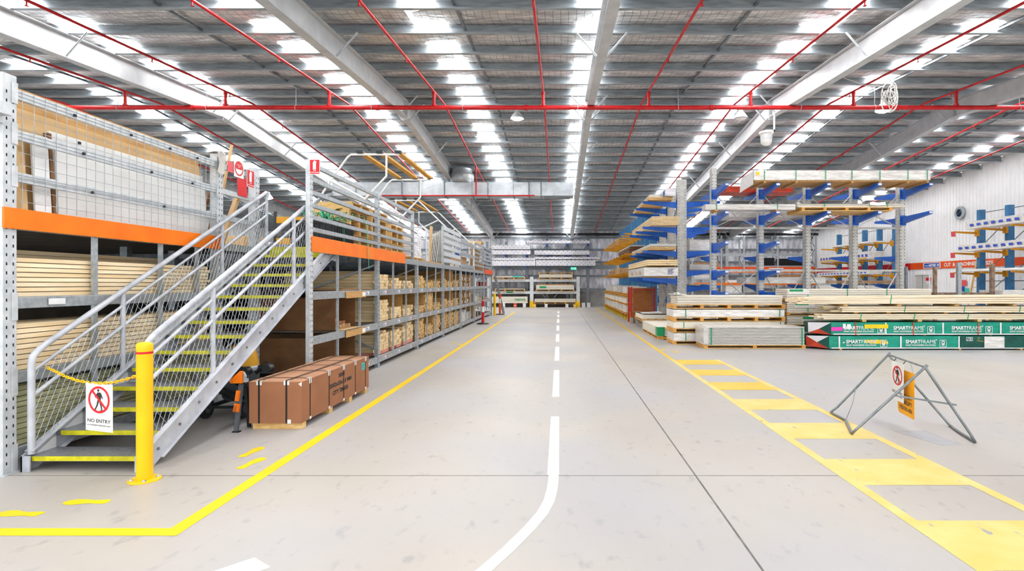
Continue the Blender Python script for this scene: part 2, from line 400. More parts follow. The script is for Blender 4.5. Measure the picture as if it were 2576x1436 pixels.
# rafters with fly braces
RX = [.85+5.42*k for k in range(-3, 3)]
mat('rafter', '#cfd1d3', .5, .15, '#bfc2c5', 3)
for i, x in enumerate(RX):
    def sec(ya, yb):
        q = MB()
        for (dx, z0, z1) in ((.1, -.5, -.486), (.1, -.014, 0), (.005, -.486, -.014)):
            vs = [(x-dx, ya, zp(ya)+z0), (x+dx, ya, zp(ya)+z0), (x+dx, ya, zp(ya)+z1), (x-dx, ya, zp(ya)+z1), (x-dx, yb, zp(yb)+z0), (x+dx, yb, zp(yb)+z0), (x+dx, yb, zp(yb)+z1), (x-dx, yb, zp(yb)+z1)]
            q.add(vs, [(0,1,2,3),(7,6,5,4),(1,0,4,5),(2,1,5,6),(3,2,6,7),(0,3,7,4)])
        return q
    mb = sec(YF, YR); q = sec(YR, YB); mb.add(q.v, q.f)
    mb.box(x-.1, x+.1, YR-.012, YR+.012, HR-.58, HR-.02); mb.box(x-.1, x+.1, 28.6, 28.62, zp(28.6)-.5, zp(28.6))
    ra = mb.build('rafter', 'rafter', ceil)
    for k, y in enumerate(PY):
        if k % 4 == 1 or abs(y-YR) < .5:
            q = MB()
            for sgn in (-1, 1):
                if XL < x+sgn*.5 < XR: q.bar((x+sgn*.1, y-.12, zp(y)-.48), (x+sgn*.52, y-.12, zp(y)), .045, .006); q.bar((x+sgn*.1, y-.12, zp(y)-.48), (x+sgn*.52, y-.12, zp(y)), .006, .045)
            q.build('fly_brace', 'galv_pale', ra)
# bridging bars
for x in [-17.2, -12.6, -7.25, -1.9, 3.55, 8.9, 14.3]:
    mb = MB()
    for a, b_ in zip(PY, PY[1:]): mb.bar((x, a+.01, zp(a)+.1), (x, b_-.01, zp(b_)+.1), .05, .04)
    mb.build('bridging_bar', 'galv_dark', ceil)
# skylight strips (translucent sheets)
SK = emat('skylight_sheet', '#ffffff', SKY); 
for k, x in enumerate([-16.6, -13.1, -9.8, -5.85, -2.6, .68, 5.28, 8.57, 12.7, 16.2]):
    mb = MB(); hw = .32 if x < 16 else .2
    for a, b_ in zip([YF]+PY, PY+[YB-.02]):
        mb.face([(x-hw, a, zp(a)+PD-.035), (x-hw, b_, zp(b_)+PD-.035), (x+hw, b_, zp(b_)+PD-.035), (x+hw, a, zp(a)+PD-.035)])
    o = struct(mb.build('window_%d' % (k+1), SK)); o['label'] = 'translucent skylight strip in the roof'
# walls
m = mat('wall_foil', '#f6f6fa', .32, .25, '#a9a8b4', 1.6, (2.5, 1, .8), detail=6, bump=1.0, bscale=5)
b = m.node_tree.nodes['Principled BSDF']
wf = MB().grid(120, 30, lambda u, v: (XL+(XR-XL)*u, YB+.03*math.sin(u*230)*math.sin(v*9)-.02*math.sin(v*PI*5)**2, 1.05+(zp(YB)+PD-1.05)*v))
wb = wf.build('wall_far', m); struct(wb)
box(XL, XR, YB-.06, YB+.1, 0, 1.05).build('concrete_dado', 'concrete_wall', wb)
for z in (1.12, 2.05, 3.02, 3.9, 4.75): box(XL, XR, YB-.16, YB-.07, z, z+.14).build('girt', 'galv_dark', wb)
for x in RX: 
    MB().box(x-.1, x+.1, YB-.4, YB-.385, 0, zp(YB)-.5).box(x-.1, x+.1, YB-.19, YB-.175, 0, zp(YB)-.5).box(x-.006, x+.006, YB-.385, YB-.19, 0, zp(YB)-.5).build('steel_column', 'rafter', wb)
mat('wall_white', '#fafafa', .6, 0, '#f4f4f5', 2)
prof = []
n = int((YB-YF)/.2)
for k in range(n):
    y = YF+k*.2; prof += [(y, 0), (y+.12, 0), (y+.135, .03), (y+.185, .03)]
mb = MB()
for (ya, xa), (yb, xb) in zip(prof, prof[1:]): mb.face([(XR-xa, ya, 0), (XR-xb, yb, 0), (XR-xb, yb, zp(yb)+PD), (XR-xa, ya, zp(ya)+PD)])
wr = struct(mb.build('wall_right', 'wall_white'))
struct(box(XL-.1, XL, YF, YB, 0, zp(YB)+2).build('wall_left', 'wall_white'))
# ================================================================ services under the roof
BX = [-14.5, -11.7, -9.0, -6.2, -3.38, -.44, 2.41, 5.16, 7.93, 10.7, 13.5, 16.3]
MY, MZ = 15.0, 6.34
sp = thing('sprinkler_pipework', 'red fire sprinkler pipework crossing under the whole roof', 'pipework', (0, MY, MZ))
MB().tube([(-13.3, MY, MZ), (17.7, MY, MZ)], .058, 12).build('main_pipe', 'red_pipe', sp)
def zb(y): return zp(y) - .12
for i, x in enumerate(BX):
    br = MB().tube([(x, YF+.2, zb(YF+.2)), (x, YR-.1, zb(YR-.1)), (x, YR+.15, zb(YR+.15)), (x, 37.5, zb(37.5))], .029, 8).build('branch_pipe', 'red_pipe', sp)
    for k in range(10):
        y = 9.4 + 2.9*k; MB().cyl((x, y, zb(y)-.03), (x, y, zb(y)-.09), .012, 6).lathe((x, y, zb(y)-.1), [(.03, 0), (.03, .006)], 8).build('sprinkler_head', 'red_pipe', br)
    if -12.5 < x:
        MB().cyl((x, MY, MZ+.05), (x, MY, zb(MY)-.02), .04, 10).lathe((x, MY, MZ+.04), [(.062, 0), (.062, .05)], 12).lathe((x, MY, zb(MY)-.08), [(.052, 0), (.052, .05)], 12).build('riser', 'red_pipe', sp)
for x in (-12.2, -9.8, -7.4, -5.35, -2.9, .2, 2.9, 6.2, 8.2, 12.1, 15):
    q = MB().cyl((x+.3, MY, MZ+.06), (x+.3, MY, zp(MY)), .006, 6)
    q.tube([(x+.3, MY+.066*math.cos(a), MZ+.066*math.sin(a)) for a in [2*PI*k/12 for k in range(12)]], .007, 5, True); q.build('hanger_rod', 'galv_pale', sp)
for x in (-9.9, -4.9, -.9, 4.1, 9.1): MB().lathe((x, MY, MZ), [(.072, -.05), (.072, .05)], 14, 'x').build('coupling', 'red_pipe', sp)
MB().tube([(-7.2, 22.6, 5.17), (-1.0, 22.6, 5.17)], .028, 8).cyl((-3.38, 22.6, 5.17), (-3.38, 22.6, zb(22.6)), .028, 8).build('drop_pipe', 'red_pipe', sp)

# ventilation duct with round fan
du = thing('ventilation_duct', 'long rectangular sheet metal duct hung under the roof', 'duct', (-4, 23, 5.23))
seg = [-9.4, -6.5, -4.75, -2.95, -1.25, -.75, .6]
for a, b_ in zip(seg, seg[1:]):
    q = MB().box(a+.012, b_-.012, 23, 23.8, 5.23, 5.79)
    q.bar((a+.02, 22.997, 5.24), (b_-.02, 22.997, 5.78), .006, .012); q.bar((a+.02, 22.997, 5.78), (b_-.02, 22.997, 5.24), .006, .012)
    q.build('duct_section', 'duct', du)
for x in seg[1:-1]: MB().box(x-.022, x-.004, 22.96, 23.84, 5.2, 5.82).box(x+.004, x+.022, 22.96, 23.84, 5.2, 5.82).build('flange', 'galv_dark', du)
g = MB().box(-.62, .45, 23.08, 23.72, 5.19, 5.228); g.build('grille', 'galv_dark', du)
for x in (-8.4, -5.8, -3.6, -1.9): MB().cyl((x, 22.98, 5.2), (x, 22.98, zp(23)), .008, 6).box(x-.02, x+.02, 22.96, 23.84, 5.19, 5.215).build('hanger', 'galv_dark', du)
fan = MB().lathe((-4.1, 23.4, 5.8), [(.44, 0), (.5, .02), (.5, .38), (.44, .42), (.44, .6)], 28).build('fan_drum', 'galv', du)
box(-3.95, -3.72, 22.86, 22.92, 6.0, 6.1).build('junction_box', 'white', fan)

# high bay lamps
def lamp(x, y, z, on, label):
    t = thing('high_bay_lamp', label, 'lamp', (x, y, z), 'high bay lamps')
    MB().lathe((x, y, z), [(.21, 0), (.2, .03), (.12, .15), (.06, .22), (.06, .3)], 20).build('reflector', 'galv_pale', t)
    MB().lathe((x, y, z-.03), [(.02, -.03), (.12, 0), (.16, .025)], 16).build('bulb', LAMP if on else MATS['white'], t)
    MB().cyl((x, y, z+.3), (x, y, zp(y)), .012, 6).build('rod', 'galv_dark', t)
LAMP = emat('lamp_glow', '#ffffff', 60)
lamp(-1.28, 16.9, 6.6, 1, 'lit high bay lamp just beyond the red main pipe over the aisle')
lamp(-1.2, 26.3, 5.75, 1, 'lit high bay lamp beyond the ventilation duct over the aisle')
lamp(9.05, 15.55, 6.42, 1, 'lit high bay lamp under the coiled white cable')
lamp(5.45, 16.7, 6.55, 0, 'unlit high bay lamp beside the white rafter near the dome')
lamp(-14.0, 26.8, 5.7, 1, 'lit high bay lamp far over the mezzanine')
# dome camera
t = thing('dome_camera', 'white dome security camera hanging beside a rafter', 'security camera', (5.95, 16, 5.72))
MB().lathe((5.95, 16, 5.88), [(.17, 0), (.2, .02), (.2, .07), (.12, .1)], 28).build('mount_plate', 'white', t)
MB().lathe((5.95, 16, 5.72), [(.14, 0), (.165, .05), (.16, .16)], 28).build('housing', 'white_steel', t)
MB().lathe((5.95, 16, 5.56), [(.03, 0), (.1, .025), (.145, .08), (.163, .155)], 28).build('dome', 'sheet_white', t)
MB().box(5.93, 6.2, 15.98, 16.02, 5.975, 6.02).box(6.16, 6.2, 15.98, 16.02, 5.975, 6.5).build('bracket', 'white_steel', t)
# coiled cable
cb = MB()
for k in range(9):
    r0 = .2+.02*(k % 4); ph = k*.7
    cb.tube([(8.45+.05*math.sin(ph)+r0*.62*math.cos(a)*(1+.1*math.sin(a+ph)), 14.2+.05*math.cos(ph*2)+.09*math.sin(a+ph), 6.36+.02*k*(-1)**k+r0*1.05*math.sin(a)) for a in [2*PI*i/20 for i in range(20)]], .011, 6, True)
cb.tube([(8.45, 14.2, 6.55), (8.5, 14.25, 6.7), (8.5, 14.3, zp(14.3))], .01, 6)
cb.tube([(8.3, 14.2, 6.62), (7.8, 14.25, 6.68), (7.2, 14.25, zp(14.2)+.05)], .009, 6)
tag(cb.build('coiled_cable', 'cable', None, (8.45, 14.2, 6.5)), 'coil of white electrical cable hanging from a purlin', 'cable')
# ================================================================ near rack with mesh front (beside the stairs)
def upright(par, x0, x1, y0, y1, z1, face='x', slots=True, m='galv_pale', zlo=0):
    u = box(x0, x1, y0, y1, zlo, z1).build('upright', m, par, bevel=.004)
    MB().box(x0-.03, x1+.03, y0-.02, y1+.02, zlo, zlo+.008).build('base_plate', m, u) if zlo == 0 else None
    if slots:
        q = MB(); n = int((z1-zlo-.1)/.076)
        for k in range(n):
            z = zlo+.08+k*.076
            for yy in (y0+(y1-y0)*.26, y0+(y1-y0)*.74): q.box(x1-.004, x1+.0008, yy-.006, yy+.006, z, z+.026)
        q.build('slot_row', 'slot_dark', u)
    return u
def connector(par, x, y0, y1, z0, z1): 
    q = MB().box(x, x+.006, y0, y1, z0, z1); q.build('beam_connector', 'galv_pale', par, bevel=.003)
XA = -4.62
ra = thing('mesh_fronted_rack', 'tall galvanised timber rack with mesh guard and orange beam beside the stairs', 'rack', (XA, 4.7, 0))
UA = (4.62, 7.53, 8.46)
for y in UA:
    upright(ra, XA-.11, XA, y, y+.12, 3.36)
    upright(ra, -5.95, -5.85, y, y+.1, 2.1, slots=False, m='galv_dark')
LV = (.2, .85, 1.485)
for i, z in enumerate(LV):
    box(XA-.05, XA-.005, 4.745, 7.525, z-.1, z).build('shelf_beam', 'galv', ra, bevel=.004)
    box(-5.9, -5.85, 4.73, 7.52, z-.1, z).build('shelf_beam', 'galv_dark', ra)
    box(-5.845, XA-.055, 4.76, 7.5, z-.03, z-.004).build('shelf_deck', 'dark_deck', ra)
    connector(ra, XA+.001, 4.69, 4.745, z-.2, z+.04)
box(XA-.05, XA-.005, 4.745, 7.525, 2.06, 2.16).build('shelf_beam', 'galv', ra)
ob = box(XA+.002, XA+.022, 4.61, 7.6, 2.062, 2.238).build('orange_board', 'orange', ra, bevel=.002); ob['label'] = 'orange painted board'
for z in (3.215, 2.87, 2.51):
    MB().box(XA-.05, XA-.004, 4.745, 7.525, z-.04, z+.04).box(XA-.003, XA+.003, 4.745, 7.525, z-.012, z-.004).box(XA-.004, XA+.002, 4.745, 7.525, z+.02, z+.04).build('guard_beam', 'galv_pale', ra)
    box(XA-.05, XA-.004, 7.655, 8.455, z-.035, z+.035).build('guard_beam', 'galv_pale', ra)
    connector(ra, XA+.001, 4.69, 4.745, z-.09, z+.09); connector(ra, XA+.001, 7.5, 7.53, z-.09, z+.09)
mp = MB(); y = 4.78
while y < 7.52: mp.cyl((XA+.008, y, 2.25), (XA+.008, y, 3.25), .0028, 5); y += .108
z = 2.3
while z < 3.22: mp.cyl((XA+.008, 4.75, z), (XA+.008, 7.52, z), .0026, 5); z += .105
mp.build('mesh_panel', 'galv', ra)
for yy, zz in ((5.3, 3.2), (6.0, 3.2), (6.6, 3.2), (7.1, 3.2), (5.4, 2.86), (6.3, 2.86), (7.0, 2.86), (5.5, 2.5), (6.5, 2.5), (5.35, 2.95)): box(XA, XA+.014, yy-.012, yy+.012, zz-.012, zz+.012).build('mesh_clip', 'slot_dark', ra)
for y in (4.95, 5.53, 6.45, 7.1):
    xx = XA if y > 5 else -5.13
    for z0, z1 in ((.2, .75), (.85, 1.385), (1.485, 2.06)): box(xx-.035, xx-.006, y, y+.05, z0, z1).build('divider_post', 'galv', ra)
box(XA+.002, XA+.006, 5.03, 5.2, 1.41, 1.465).build('shelf_ticket', 'white_steel', ra)
MB().box(XA-.16, XA+.02, 4.5, 4.615, 2.93, 3.0).box(XA-.02, XA+.1, 4.5, 4.6, 2.985, 3.08).build('corner_bracket', 'galv_pale', ra)
# mezzanine floor behind (part of the building)
md = MB().box(-9, XA-.12, 4.62, 29, 2.1, 2.16).box(XA-.115, -3.53, 8.75, 29, 2.1, 2.16)
md = struct(md.build('floor_mezzanine', 'dark_deck')); 
struct(box(-9.1, -9.005, 4.62, 29, 0, 2.1).build('wall_dark_backing', 'dark_deck'))  # unseen partition added to keep the space under the deck dark
q = MB()
for y in [9.4+.9*k for k in range(22)]: q.box(-8.95, -3.6, y, y+.06, 2.02, 2.099)
q.build('joist', 'galv_dark', md)

# boards on the near rack
BC = {}
NB = [0]
def board(lx, ly, lz, x, y, z, m, label, group, rz=0, rx=0):
    k = (round(lx, 2), round(ly, 2), round(lz, 3), m)
    if k not in BC:
        o = box(-lx/2, lx/2, -ly/2, ly/2, 0, lz).build('timber_board', m); BC[k] = o
    else:
        o = BC[k].copy(); COL.objects.link(o)
    o.location = (x, y, z); o.rotation_euler = (rx, 0, rz); NB[0] += 1
    return tag(o, label, 'timber board', group)
def astack(z0, n, h, m, x0, name, skip=0, seed=0, wid=.09, x2=True):
    rr = random.Random(seed)
    for k in range(n):
        if k < skip: continue
        L = 2.62 + rr.choice((0, 0, .03, .06)); dx = rr.uniform(0, .012)
        board(wid, round(L, 2), h-.007, x0-wid/2-dx, 4.775+L/2+rr.uniform(0, .03), z0+.0015+k*h, m, 'pine board in the front face of the ' + name, 'boards in the ' + name, rz=rr.uniform(-.001, .001))
    if x2:
        for c in (1, 2, 3):
            L = 2.62; board(wid, L, h-.004, x0-wid/2-c*(wid+.02)-.02, 4.775+L/2, z0+.0015+(n-1)*h, m, 'pine board on the top layer of the ' + name, 'top layer boards of the ' + name)
            board(wid, L, (n-1)*h-.004, x0-wid/2-c*(wid+.02)-.02, 4.775+L/2, z0+.0015, m, 'pine core behind the front face of the ' + name, 'core of the ' + name)
FX = XA-.06
astack(1.485, 8, .043, 'pine_y', FX, 'upper shelf stack on the mesh-fronted rack', seed=1)
astack(.85, 9, .045, 'pine_y', FX, 'middle shelf stack on the mesh-fronted rack', seed=2)
astack(.2, 11, .047, 'treated', FX, 'greenish bottom shelf stack on the mesh-fronted rack', seed=3, x2=False)
for k in range(10):
    board(.09, 2.5, .04, -5.25, 6.08, 1.4865+k*.044, 'pine_y', 'board of the taller rear stack on the upper shelf of the mesh-fronted rack', 'rear upper boards')
# sheets leaning behind the mesh
def sheet(name, label, cat, m, y0, y1, xb, zb_, xt, zt, th, group=None):
    d = V((xt-xb, 0, zt-zb_)).normalized(); n = V((d.z, 0, -d.x))*th
    a = V((xb, 0, zb_)); b_ = V((xt, 0, zt))
    q = MB(); pts = [a, b_, b_-n, a-n]
    q.add([(p.x, y0, p.z) for p in pts] + [(p.x, y1, p.z) for p in pts], [(0,1,2,3), (7,6,5,4), (0,4,5,1), (1,5,6,2), (2,6,7,3), (3,7,4,0)])
    return tag(q.build(name, m, None, (xb, y0, zb_)), label, cat, group)
z0 = 2.163
sheet('lining_board', 'front white wall board leaning behind the mesh guard', 'sheet', 'sheet_white', 5.28, 7.5, -4.745, z0, -4.775, 2.9, .018)
sheet('lining_board', 'tall white wall board leaning second behind the mesh guard', 'sheet', 'sheet_white', 5.24, 7.5, -4.77, z0, -4.81, 3.04, .018)
sheet('fibreboard_sheet', 'tan fibreboard sheet leaning behind the white wall boards', 'sheet', 'mdf', 4.75, 7.5, -4.80, z0, -4.85, 3.17, .018)
sheet('fibreboard_sheet', 'tallest brown fibreboard sheet rising above the mesh guard', 'sheet', 'ply', 4.7, 7.51, -4.825, z0, -4.88, 3.36, .018)
sheet('panel_offcut', 'narrow white panel offcut beside the first post', 'sheet', 'white', 5.0, 5.16, -4.70, z0, -4.745, 2.95, .018)
sheet('panel_offcut', 'narrow pine offcut with yellow tape beside the first post', 'sheet', 'mdf', 4.86, 4.92, -4.69, z0, -4.74, 2.92, .05)
sheet('panel_offcut', 'narrow brown offcut leaning on the white wall board edge', 'sheet', 'hardboard', 5.17, 5.205, -4.69, z0, -4.75, 3.0, .05)
# dust sheet, planks and signs by the second post
cl = MB().grid(8, 10, lambda u, v: (XA-.14+.18*u, 7.5+.17*v+.02*math.sin(u*7), 3.375+.02*math.sin(v*9)-.0*u))
cl.grid(10, 8, lambda u, v: (XA+.034+.03*math.sin(u*9+v*3)*v, 7.47+.2*u, 3.375-.3*v*(1-.5*abs(u-.4))))
tag(cl.build('dust_sheet', 'cloth', None, (XA, 7.55, 3.37)), 'grey cloth draped over the second rack post', 'cloth')
def stick(label, p, q, w, h, m): return tag(MB().bar(p, q, w, h).build('timber_offcut', m, None, p), label, 'timber', 'offcuts leaning by the stair head')
stick('long thin pine batten leaning highest beside the red signs', (-4.95, 7.95, 2.165), (-4.78, 8.12, 3.62), .05, .03, 'mdf')
stick('brown painted plank leaning behind the second rack post', (-4.95, 7.58, 2.165), (-4.84, 7.7, 2.86), .1, .03, 'hardboard')
stick('pale pine plank leaning behind the second rack post', (-4.9, 7.72, 2.165), (-4.74, 7.80, 3.02), .07, .03, 'ply')
stick('wide pine plank leaning below the red signs', (-4.85, 7.98, 2.165), (-4.74, 8.2, 2.88), .1, .04, 'mdf')
sg = thing('prohibition_sign', 'round red and white prohibition sign on the guard rail', 'sign', (XA+.02, 8.0, 3.13))
ox, U_, W_ = (XA+.012, 8.0, 3.25), (0, 1, 0), (0, 0, 1)
MB().prism(rect2(-.12, -.13, .12, .13), ox, U_, W_, .003).build('plate', 'white_sign', sg)
flat(MB(), ring2(0, 0, .085, .105), ox, U_, W_, .005).build('ring', 'red_sign', sg); flat(MB(), [[(-.07, -.01), (.07, -.01), (.085, .02), (.05, .07), (0, .088), (-.05, .07), (-.085, .02)]], ox, U_, W_, .005).build('field', 'red_sign', sg)
tm = MB(); text(tm, 'HARD HATS', (ox[0], 7.95, 3.29), U_, W_, .1, .018, .007); text(tm, 'AREA', (ox[0], 7.97, 3.265), U_, W_, .06, .018, .007); tm.build('lettering', 'white', sg)
def ext_sign(o, u, v, w, h, label):
    s = thing('extinguisher_sign', label, 'sign', o)
    MB().prism(rect2(0, 0, w, h), o, u, v, .004).build('plate', 'white_sign', s)
    flat(MB(), [rect2(w*.04, h*.03, w*.96, h*.97)], o, u, v, .0052).build('red_field', 'red_sign', s)
    c = w*.48; b_ = w*.15
    flat(MB(), [[(c-b_, h*.32), (c+b_, h*.32), (c+b_, h*.78), (c+b_*.6, h*.86), (c-b_*.6, h*.86), (c-b_, h*.78)], rect2(c-b_*.35, h*.86, c+b_*.35, h*.92), stick2(c+b_*.3, h*.9, c+b_*1.5, h*.8, h*.03)], o, u, v, .0062).build('extinguisher_symbol', 'white', s)
    tm = MB(); ov = V(o); uu, vv = V(u), V(v)
    text(tm, 'FIRE', ov+uu*w*.36+vv*h*.21, u, v, w*.28, h*.07, .0062, .02); text(tm, 'EXTINGUISHER', ov+uu*w*.07+vv*h*.09, u, v, w*.86, h*.07, .0062, .02); tm.build('lettering', 'white', s)
ext_sign((XA+.012, 8.2, 3.03), U_, W_, .2, .26, 'red fire extinguisher sign on the guard rail beside the round sign')
ext_sign((-3.448, 7.685, 3.108), (1, 0, 0), W_, .143, .205, 'red fire extinguisher sign on the first post of the long timber rack')
tag(MB().prism(rect2(0, 0, .24, -.27), (XA+.006, 7.96, 3.14), U_, (0, -.12, 1), .002).build('warning_tag', 'red_sign', None, (XA, 8, 3.1)), 'creased red plastic tag hanging below the round sign', 'tag')
tag(MB().prism(rect2(0, 0, .13, .15), (XA+.004, 7.745, 3.16), U_, W_, .002).build('notice_sheet', 'pale_red', None, (XA, 7.7, 3.16)), 'faded pink notice on the guard rail', 'notice')

# ================================================================ staircase
ST = thing('steel_staircase', 'grey steel staircase with yellow nosings and mesh sides', 'staircase', (-4.05, 4.72, 0))
RY, RG, Y0n, Z0n = .1467, .279, 4.75, .112
def zn(y): return Z0n + (y-Y0n)*RY/RG
prof = [(4.716, .001), (4.716, .135), (8.72, zn(8.72)+.06), (8.95, zn(8.72)+.06), (8.95, 2.175-.235), (8.6, zn(8.6)-.165), (5.0, zn(5.0)-.165), (4.86, .001)]
sl = MB().prism(prof, (-4.565, 0, 0), (0, 1, 0), (0, 0, 1), .012)
sl.prism([prof[0], prof[1], (prof[1][0]+.012, prof[1][1]), (prof[0][0]+.012, .001)], (-4.565, 0, 0), (0, 1, 0), (0, 0, 1), .075)
for s_ in (.055, -.155): sl.bar((-4.528, 4.75 if s_ > 0 else 5.02, zn(4.75 if s_ > 0 else 5.02)+s_), (-4.528, 8.7, zn(8.7)+s_), .075, .008)
sl.build('stringer', 'stair_paint', ST)
sr = MB().prism(prof, (-3.56, 0, 0), (0, 1, 0), (0, 0, 1), .012)
sr.prism([prof[0], prof[1], (prof[1][0]+.012, prof[1][1]), (prof[0][0]+.012, .001)], (-3.6, 0, 0), (0, 1, 0), (0, 0, 1), .09)
for s_ in (.055, -.16): sr.bar((-3.546, 4.76 if s_ > 0 else 4.95, zn(4.76 if s_ > 0 else 4.95)+s_), (-3.546, 8.7, zn(8.7)+s_), .056, .009)
sr = sr.build('stringer', 'stair_paint', ST)
q = MB()
for k in range(14): 
    y = 4.92+k*.279; q.lathe((-3.547, y, zn(y)-.06), [(.013, 0), (.013, .009)], 10, 'x')
q.build('bolt_heads', 'galv_dark', sr)
for i in range(14):
    y = Y0n + i*RG; z = Z0n + i*RY
    tr = MB().box(-4.55, -3.562, y+.003, y+.29, z-.03, z+.012).build('tread', 'tread_metal', ST)
    box(-4.5, -3.6, y-.004, y+.002, z-.026, z+.013).build('nosing', 'yellow_nosing', tr)['label'] = 'yellow painted nosing'
    MB().prism([(y+.01, z-.03), (y+.28, z-.03), (y+.28, z+.11), (y+.26, z+.11)], (-4.552, 0, 0), (0, 1, 0), (0, 0, 1), .006).build('bracket', 'white_steel', tr)
box(-4.5, -3.6, 8.66, 8.675, 2.03, 2.17).build('top_riser', 'yellow_nosing', ST)
box(-4.55, -3.562, 8.68, 8.74, 2.13, 2.17).build('landing_edge', 'tread_metal', ST)
def handrail(x, top, ya, yb, posts):
    c = MB(); z1 = zn(ya)+top
    c.tube([(x, ya-.07, zn(ya)-.02), (x, ya-.07, z1-.12), (x, ya-.06, z1-.06), (x, ya-.02, z1-.02), (x, ya+.05, z1+.03), (x, yb, zn(yb)+top)], .027, 12)
    c.build('handrail', 'stair_paint', ST)
    for y in posts: MB().cyl((x, y, zn(y)+.04), (x, y, zn(y)+top-.02), .024, 10).build('handrail_post', 'stair_paint', ST)
    for d in (.15, .36): MB().cyl((x, ya-.06, zn(ya-.06)+top-d), (x, yb-.01, zn(yb)+top-d), .015 if d < .3 else .018, 8).build('knee_rail', 'stair_paint', ST)
    # diamond mesh
    q = MB(); h0, h1 = .06, top-.15; L = yb-ya+.06; y0 = ya-.06; H_ = h1-h0; sx_ = .085; kx = .62
    for sgn in (1, -1):
        n0 = -int(H_*kx/sx_)-2; n1 = int((L+H_*kx)/sx_)+2
        for k in range(n0, n1):
            c0 = k*sx_; pts = []
            t0, t1 = 0.0, H_
            # u = c0 + sgn*kx*t
            lo, hi = (-c0/(sgn*kx), (L-c0)/(sgn*kx)); lo, hi = min(lo, hi), max(lo, hi)
            t0 = max(t0, lo); t1 = min(t1, hi)
            if t1-t0 < .01: continue
            pp = []
            for t in (t0, t1):
                u = c0+sgn*kx*t; yy = y0+u; pp.append((x+sgn*.002, yy, zn(yy)+h0+t))
            q.tube(pp, .0026, 4)
    q.build('mesh_panel', 'galv', ST)
handrail(-4.525, .87, 4.84, 8.6, (5.77, 7.47, 8.6))
handrail(-3.565, .955, 4.86, 7.8, (5.73, 7.47))
MB().tube([(-3.6, 8.0, 2.2), (-3.6, 8.0, 2.62), (-3.58, 8.05, 2.72), (-3.55, 8.4, 2.92), (-3.55, 8.7, 3.0)], .022, 10).build('landing_rail', 'stair_paint', ST)
# diamond mesh screen under the mezzanine edge beside the stair head
q = MB()
for sgn in (1, -1):
    for k in range(-12, 22):
        u0 = k*.05; a, b_ = 0, .55
        lo, hi = sorted((-u0/(sgn*.6), (.78-u0)/(sgn*.6))); t0, t1 = max(a, lo), min(b_, hi)
        if t1-t0 > .01: q.tube([(XA-.06+sgn*.002, 7.66+u0+sgn*.6*t0, 1.5+t0), (XA-.06+sgn*.002, 7.66+u0+sgn*.6*t1, 1.5+t1)], .0028, 4)
q.build('mesh_panel', 'galv', ra)
box(XA-.08, XA-.02, 7.66, 8.455, 2.06, 2.158).build('shelf_beam', 'galv', ra)

# ================================================================ bollard, chain and no-entry sign
bo = thing('bollard', 'yellow steel bollard with red band at the foot of the stairs', 'bollard', (-3.375, 4.53, 0))
MB().lathe((-3.375, 4.53, .012), [(.0575, 0), (.0575, 1.045), (.0585, 1.05), (.0585, 1.09), (.05, 1.105), (.02, 1.112)], 32).build('post', 'yellow', bo)
MB().lathe((-3.375, 4.53, 1.03), [(.0582, 0), (.0582, .018)], 32).build('red_band', 'red_sign', bo)
pl = MB().lathe((-3.375, 4.53, .0005), [(.115, 0), (.115, .011), (.11, .0135)], 36).build('base_plate', 'yellow', bo)
q = MB()
for a in (.6, 2.2, 3.8, 5.3): q.lathe((-3.375+.088*math.cos(a), 4.53+.088*math.sin(a), .014), [(.016, 0), (.016, .004), (.01, .012)], 8)
q.build('bolts', 'galv', pl)
CP = [P_(*p) for p in ((118, 924, 4.87), (135, 932, 4.85), (165, 947, 4.8), (198, 958, 4.74), (228, 963, 4.7), (258, 964, 4.66), (290, 961, 4.62), (320, 953, 4.58), (347, 944, 4.55))]; A = CP[0]
def along(P, n):
    L = [0]
    for p, q_ in zip(P, P[1:]): L.append(L[-1]+(q_-p).length)
    out = []
    for i in range(n+1):
        t = L[-1]*i/n; k = max(j_ for j_ in range(len(L)) if L[j_] <= t+1e-9); k = min(k, len(P)-2); out.append(P[k].lerp(P[k+1], (t-L[k])/(L[k+1]-L[k])))
    return out
n = 34; pts = along(CP, n)
ch = MB()
for i in range(n):
    a, b_ = pts[i], pts[i+1]; d = (b_-a); L = d.length*.72; d.normalize(); s_ = d.cross(V((0, 0, 1))).normalized() if i % 2 else d.cross(V((0, 0, 1))).normalized().cross(d); c = (a+b_)/2
    ch.tube([c + d*(L*math.cos(w)) + s_*(.0105*math.sin(w)) for w in [2*PI*k/10 for k in range(10)]], .0042, 5, True)
tag(ch.build('chain', 'yellow', None, A), 'yellow plastic chain from the left handrail to the bollard', 'chain')
